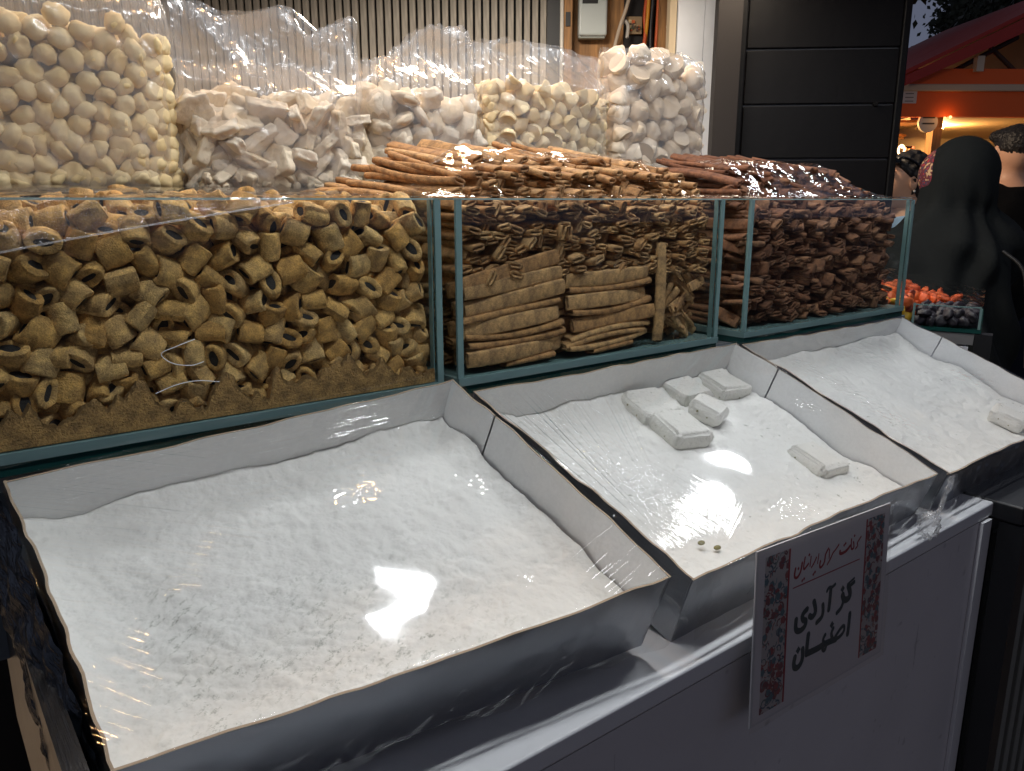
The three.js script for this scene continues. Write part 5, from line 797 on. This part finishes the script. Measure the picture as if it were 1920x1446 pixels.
  obj('hanging_bulb', new THREE.SphereGeometry(0.04, 16, 12).translate(X(1650), Y(250), -0.5), std({ color: 0xffffff, emissive: 0xffc07a, emissiveIntensity: 5 }), t); spot(X(1650), Y(250), -0.5, 3.0);
  const bulb = std({ color: 0xffffff, emissive: 0xffc68a, emissiveIntensity: 5 });
  for (const [u, v, r, tb] of [[1689.5, 279, 0.014, 0.05], [1706.5, 279, 0.03, 0.008], [1737, 277, 0.034, 0.008]]) obj('marquee_light', tb > 0.02 ? rbx(0.022, 0.07, 0.02, 0.009, X(u), Y(v), -0.35) : new THREE.TorusGeometry(r, 0.010, 10, 28).scale(0.8, 1.15, 1).translate(X(u), Y(v), -0.35), bulb, t);
  for (let i = 0; i < 12; i++) obj('fairy_light', new THREE.SphereGeometry(0.011, 10, 8).translate(X(1680 + i * 7.4), Y(274 + 2.5 * Math.sin(i * 2.1)), -0.36), std({ color: 0xffffff, emissive: [0xff7a20, 0xffa040, 0xff4a20][i % 3], emissiveIntensity: 1.6 }), t);
  obj('light_rail', bx(X(1765) - X(1600), 0.02, 0.02, (X(1765) + X(1600)) / 2, Y(271), -0.38), M.black, t);
}
// copper basin at the edge of the street and the plank on the paving
{
  const p = at(1912, 600, 4.6), t = thing('copper_basin', 'dark copper basin on a stool at the street edge', 'basin', [p.x, 0, p.z]);
  const r = 0.18; obj('bowl', new THREE.LatheGeometry([[0.02, 0.0], [r * 0.6, 0.02], [r * 0.95, 0.12], [r, 0.24], [r * 1.06, 0.28], [r * 1.02, 0.285], [r * 0.93, 0.23], [r * 0.5, 0.04], [0.01, 0.03]].map(([x, y]) => new THREE.Vector2(x, y + 0.52)), 40), std({ color: srgb(120, 74, 40), metalness: 0.8, roughness: 0.35 }), t);
  obj('seat', new THREE.CylinderGeometry(0.17, 0.17, 0.03, 24).translate(0, 0.503, 0), M.black, t);
  for (let i = 0; i < 4; i++) { const a = i * 1.5708 + 0.6; obj('leg', cyl(V(Math.cos(a) * 0.17, 0, Math.sin(a) * 0.17), V(Math.cos(a) * 0.12, 0.49, Math.sin(a) * 0.12), 0.012), M.black, t); }
}
{
  const a = at(1862, 700, 4.4), b = at(1897, 655, 4.7); const g = bx(0.05, 0.03, a.distanceTo(b) + 0.3); const t = obj('pale_plank', g, M.cream); t.position.copy(a.clone().lerp(b, 0.5)); t.position.y = 0.025; t.rotation.y = Math.atan2(b.x - a.x, b.z - a.z); tag(t, 'pale narrow plank lying on the street paving', 'plank');
}
// ------------------------------------------------------------------ trees behind the kiosk
function tree(name, label, u, dist, crownV, rx, ry, leafCol, nLeaf, leafSize, seed, off = 0, girth = 0.1) {
  const R = mulberry(seed), c = at(u, crownV, dist), t = thing(name, label, 'tree', [c.x, 0, c.z]);
  const cy = c.y, bark = std({ color: srgb(70, 56, 46), roughness: 0.95, bumpMap: grainT, bumpScale: 0.01 }), foot = RIGHT.clone().multiplyScalar(off), limbs = [cyl(foot, foot.clone().setY(cy - ry), girth * 1.6, girth), cyl(foot.clone().setY(cy - ry), V(0.1, cy - ry * 0.5, 0), girth, girth * 0.5)];
  const tips = []; for (let i = 0; i < 16; i++) { const a = R() * 6.28, e = (R() - 0.35) * 1.2, q = V(Math.cos(a) * rx * 0.75 * Math.cos(e), cy + Math.sin(e) * ry * 0.8, Math.sin(a) * rx * 0.75 * Math.cos(e)); limbs.push(cyl(V(0.1, cy - ry * 0.55, 0), q, 0.05, 0.015, 6)); tips.push(q); }
  obj('trunk', limbs, bark, t);
  const lg = new THREE.PlaneGeometry(1, 0.62, 1, 1), pos = [], nor = [], m = new THREE.Matrix4();
  for (let i = 0; i < nLeaf; i++) {
    const b = tips[Math.floor(R() * tips.length)], s = leafSize * (0.6 + R() * 0.8), g0 = () => (R() + R() + R() - 1.5) * 0.9;
    const p = V(b.x + g0() * rx * 0.42, b.y + g0() * ry * 0.42, b.z + g0() * rx * 0.42);
    m.compose(p, new THREE.Quaternion().setFromEuler(new THREE.Euler(R() * 6, R() * 6, R() * 6)), V(s, s, s));
    const lf = [V(-0.5, 0, 0), V(-0.1, 0.3, 0.05), V(0.5, 0, 0), V(-0.1, -0.3, 0.05)].map((v) => v.applyMatrix4(m)), n = lf[1].clone().sub(lf[0]).cross(lf[2].clone().sub(lf[0])).normalize();
    for (const k of [0, 1, 2, 0, 2, 3]) { pos.push(lf[k].x, lf[k].y, lf[k].z); nor.push(n.x, n.y, n.z); }
  }
  const g = new THREE.BufferGeometry(); g.setAttribute('position', new THREE.Float32BufferAttribute(pos, 3)); g.setAttribute('normal', new THREE.Float32BufferAttribute(nor, 3));
  obj('crown', g, phys({ color: leafCol, roughness: 0.9, transmission: 0.3, thickness: 0, side: THREE.DoubleSide }), t);
}
tree('plane_tree', 'plane tree with browning leaves reaching over the kiosk roof', 1742, 9.0, -62, 0.62, 0.40, lin(0.060, 0.048, 0.018), 1500, 0.15, 5, -1.3);
tree('dark_tree', 'dense dark green tree standing behind the kiosk roof', 1905, 12.0, 20, 0.95, 0.8, lin(0.024, 0.034, 0.020), 7000, 0.10, 6, 0.3, 0.14);
tree('low_tree', 'low dark shrubby tree beside the black door edge', 1718, 13.0, 118, 0.22, 0.3, lin(0.024, 0.034, 0.020), 700, 0.09, 8, -0.8, 0.05);

renderer.render(scene, camera);
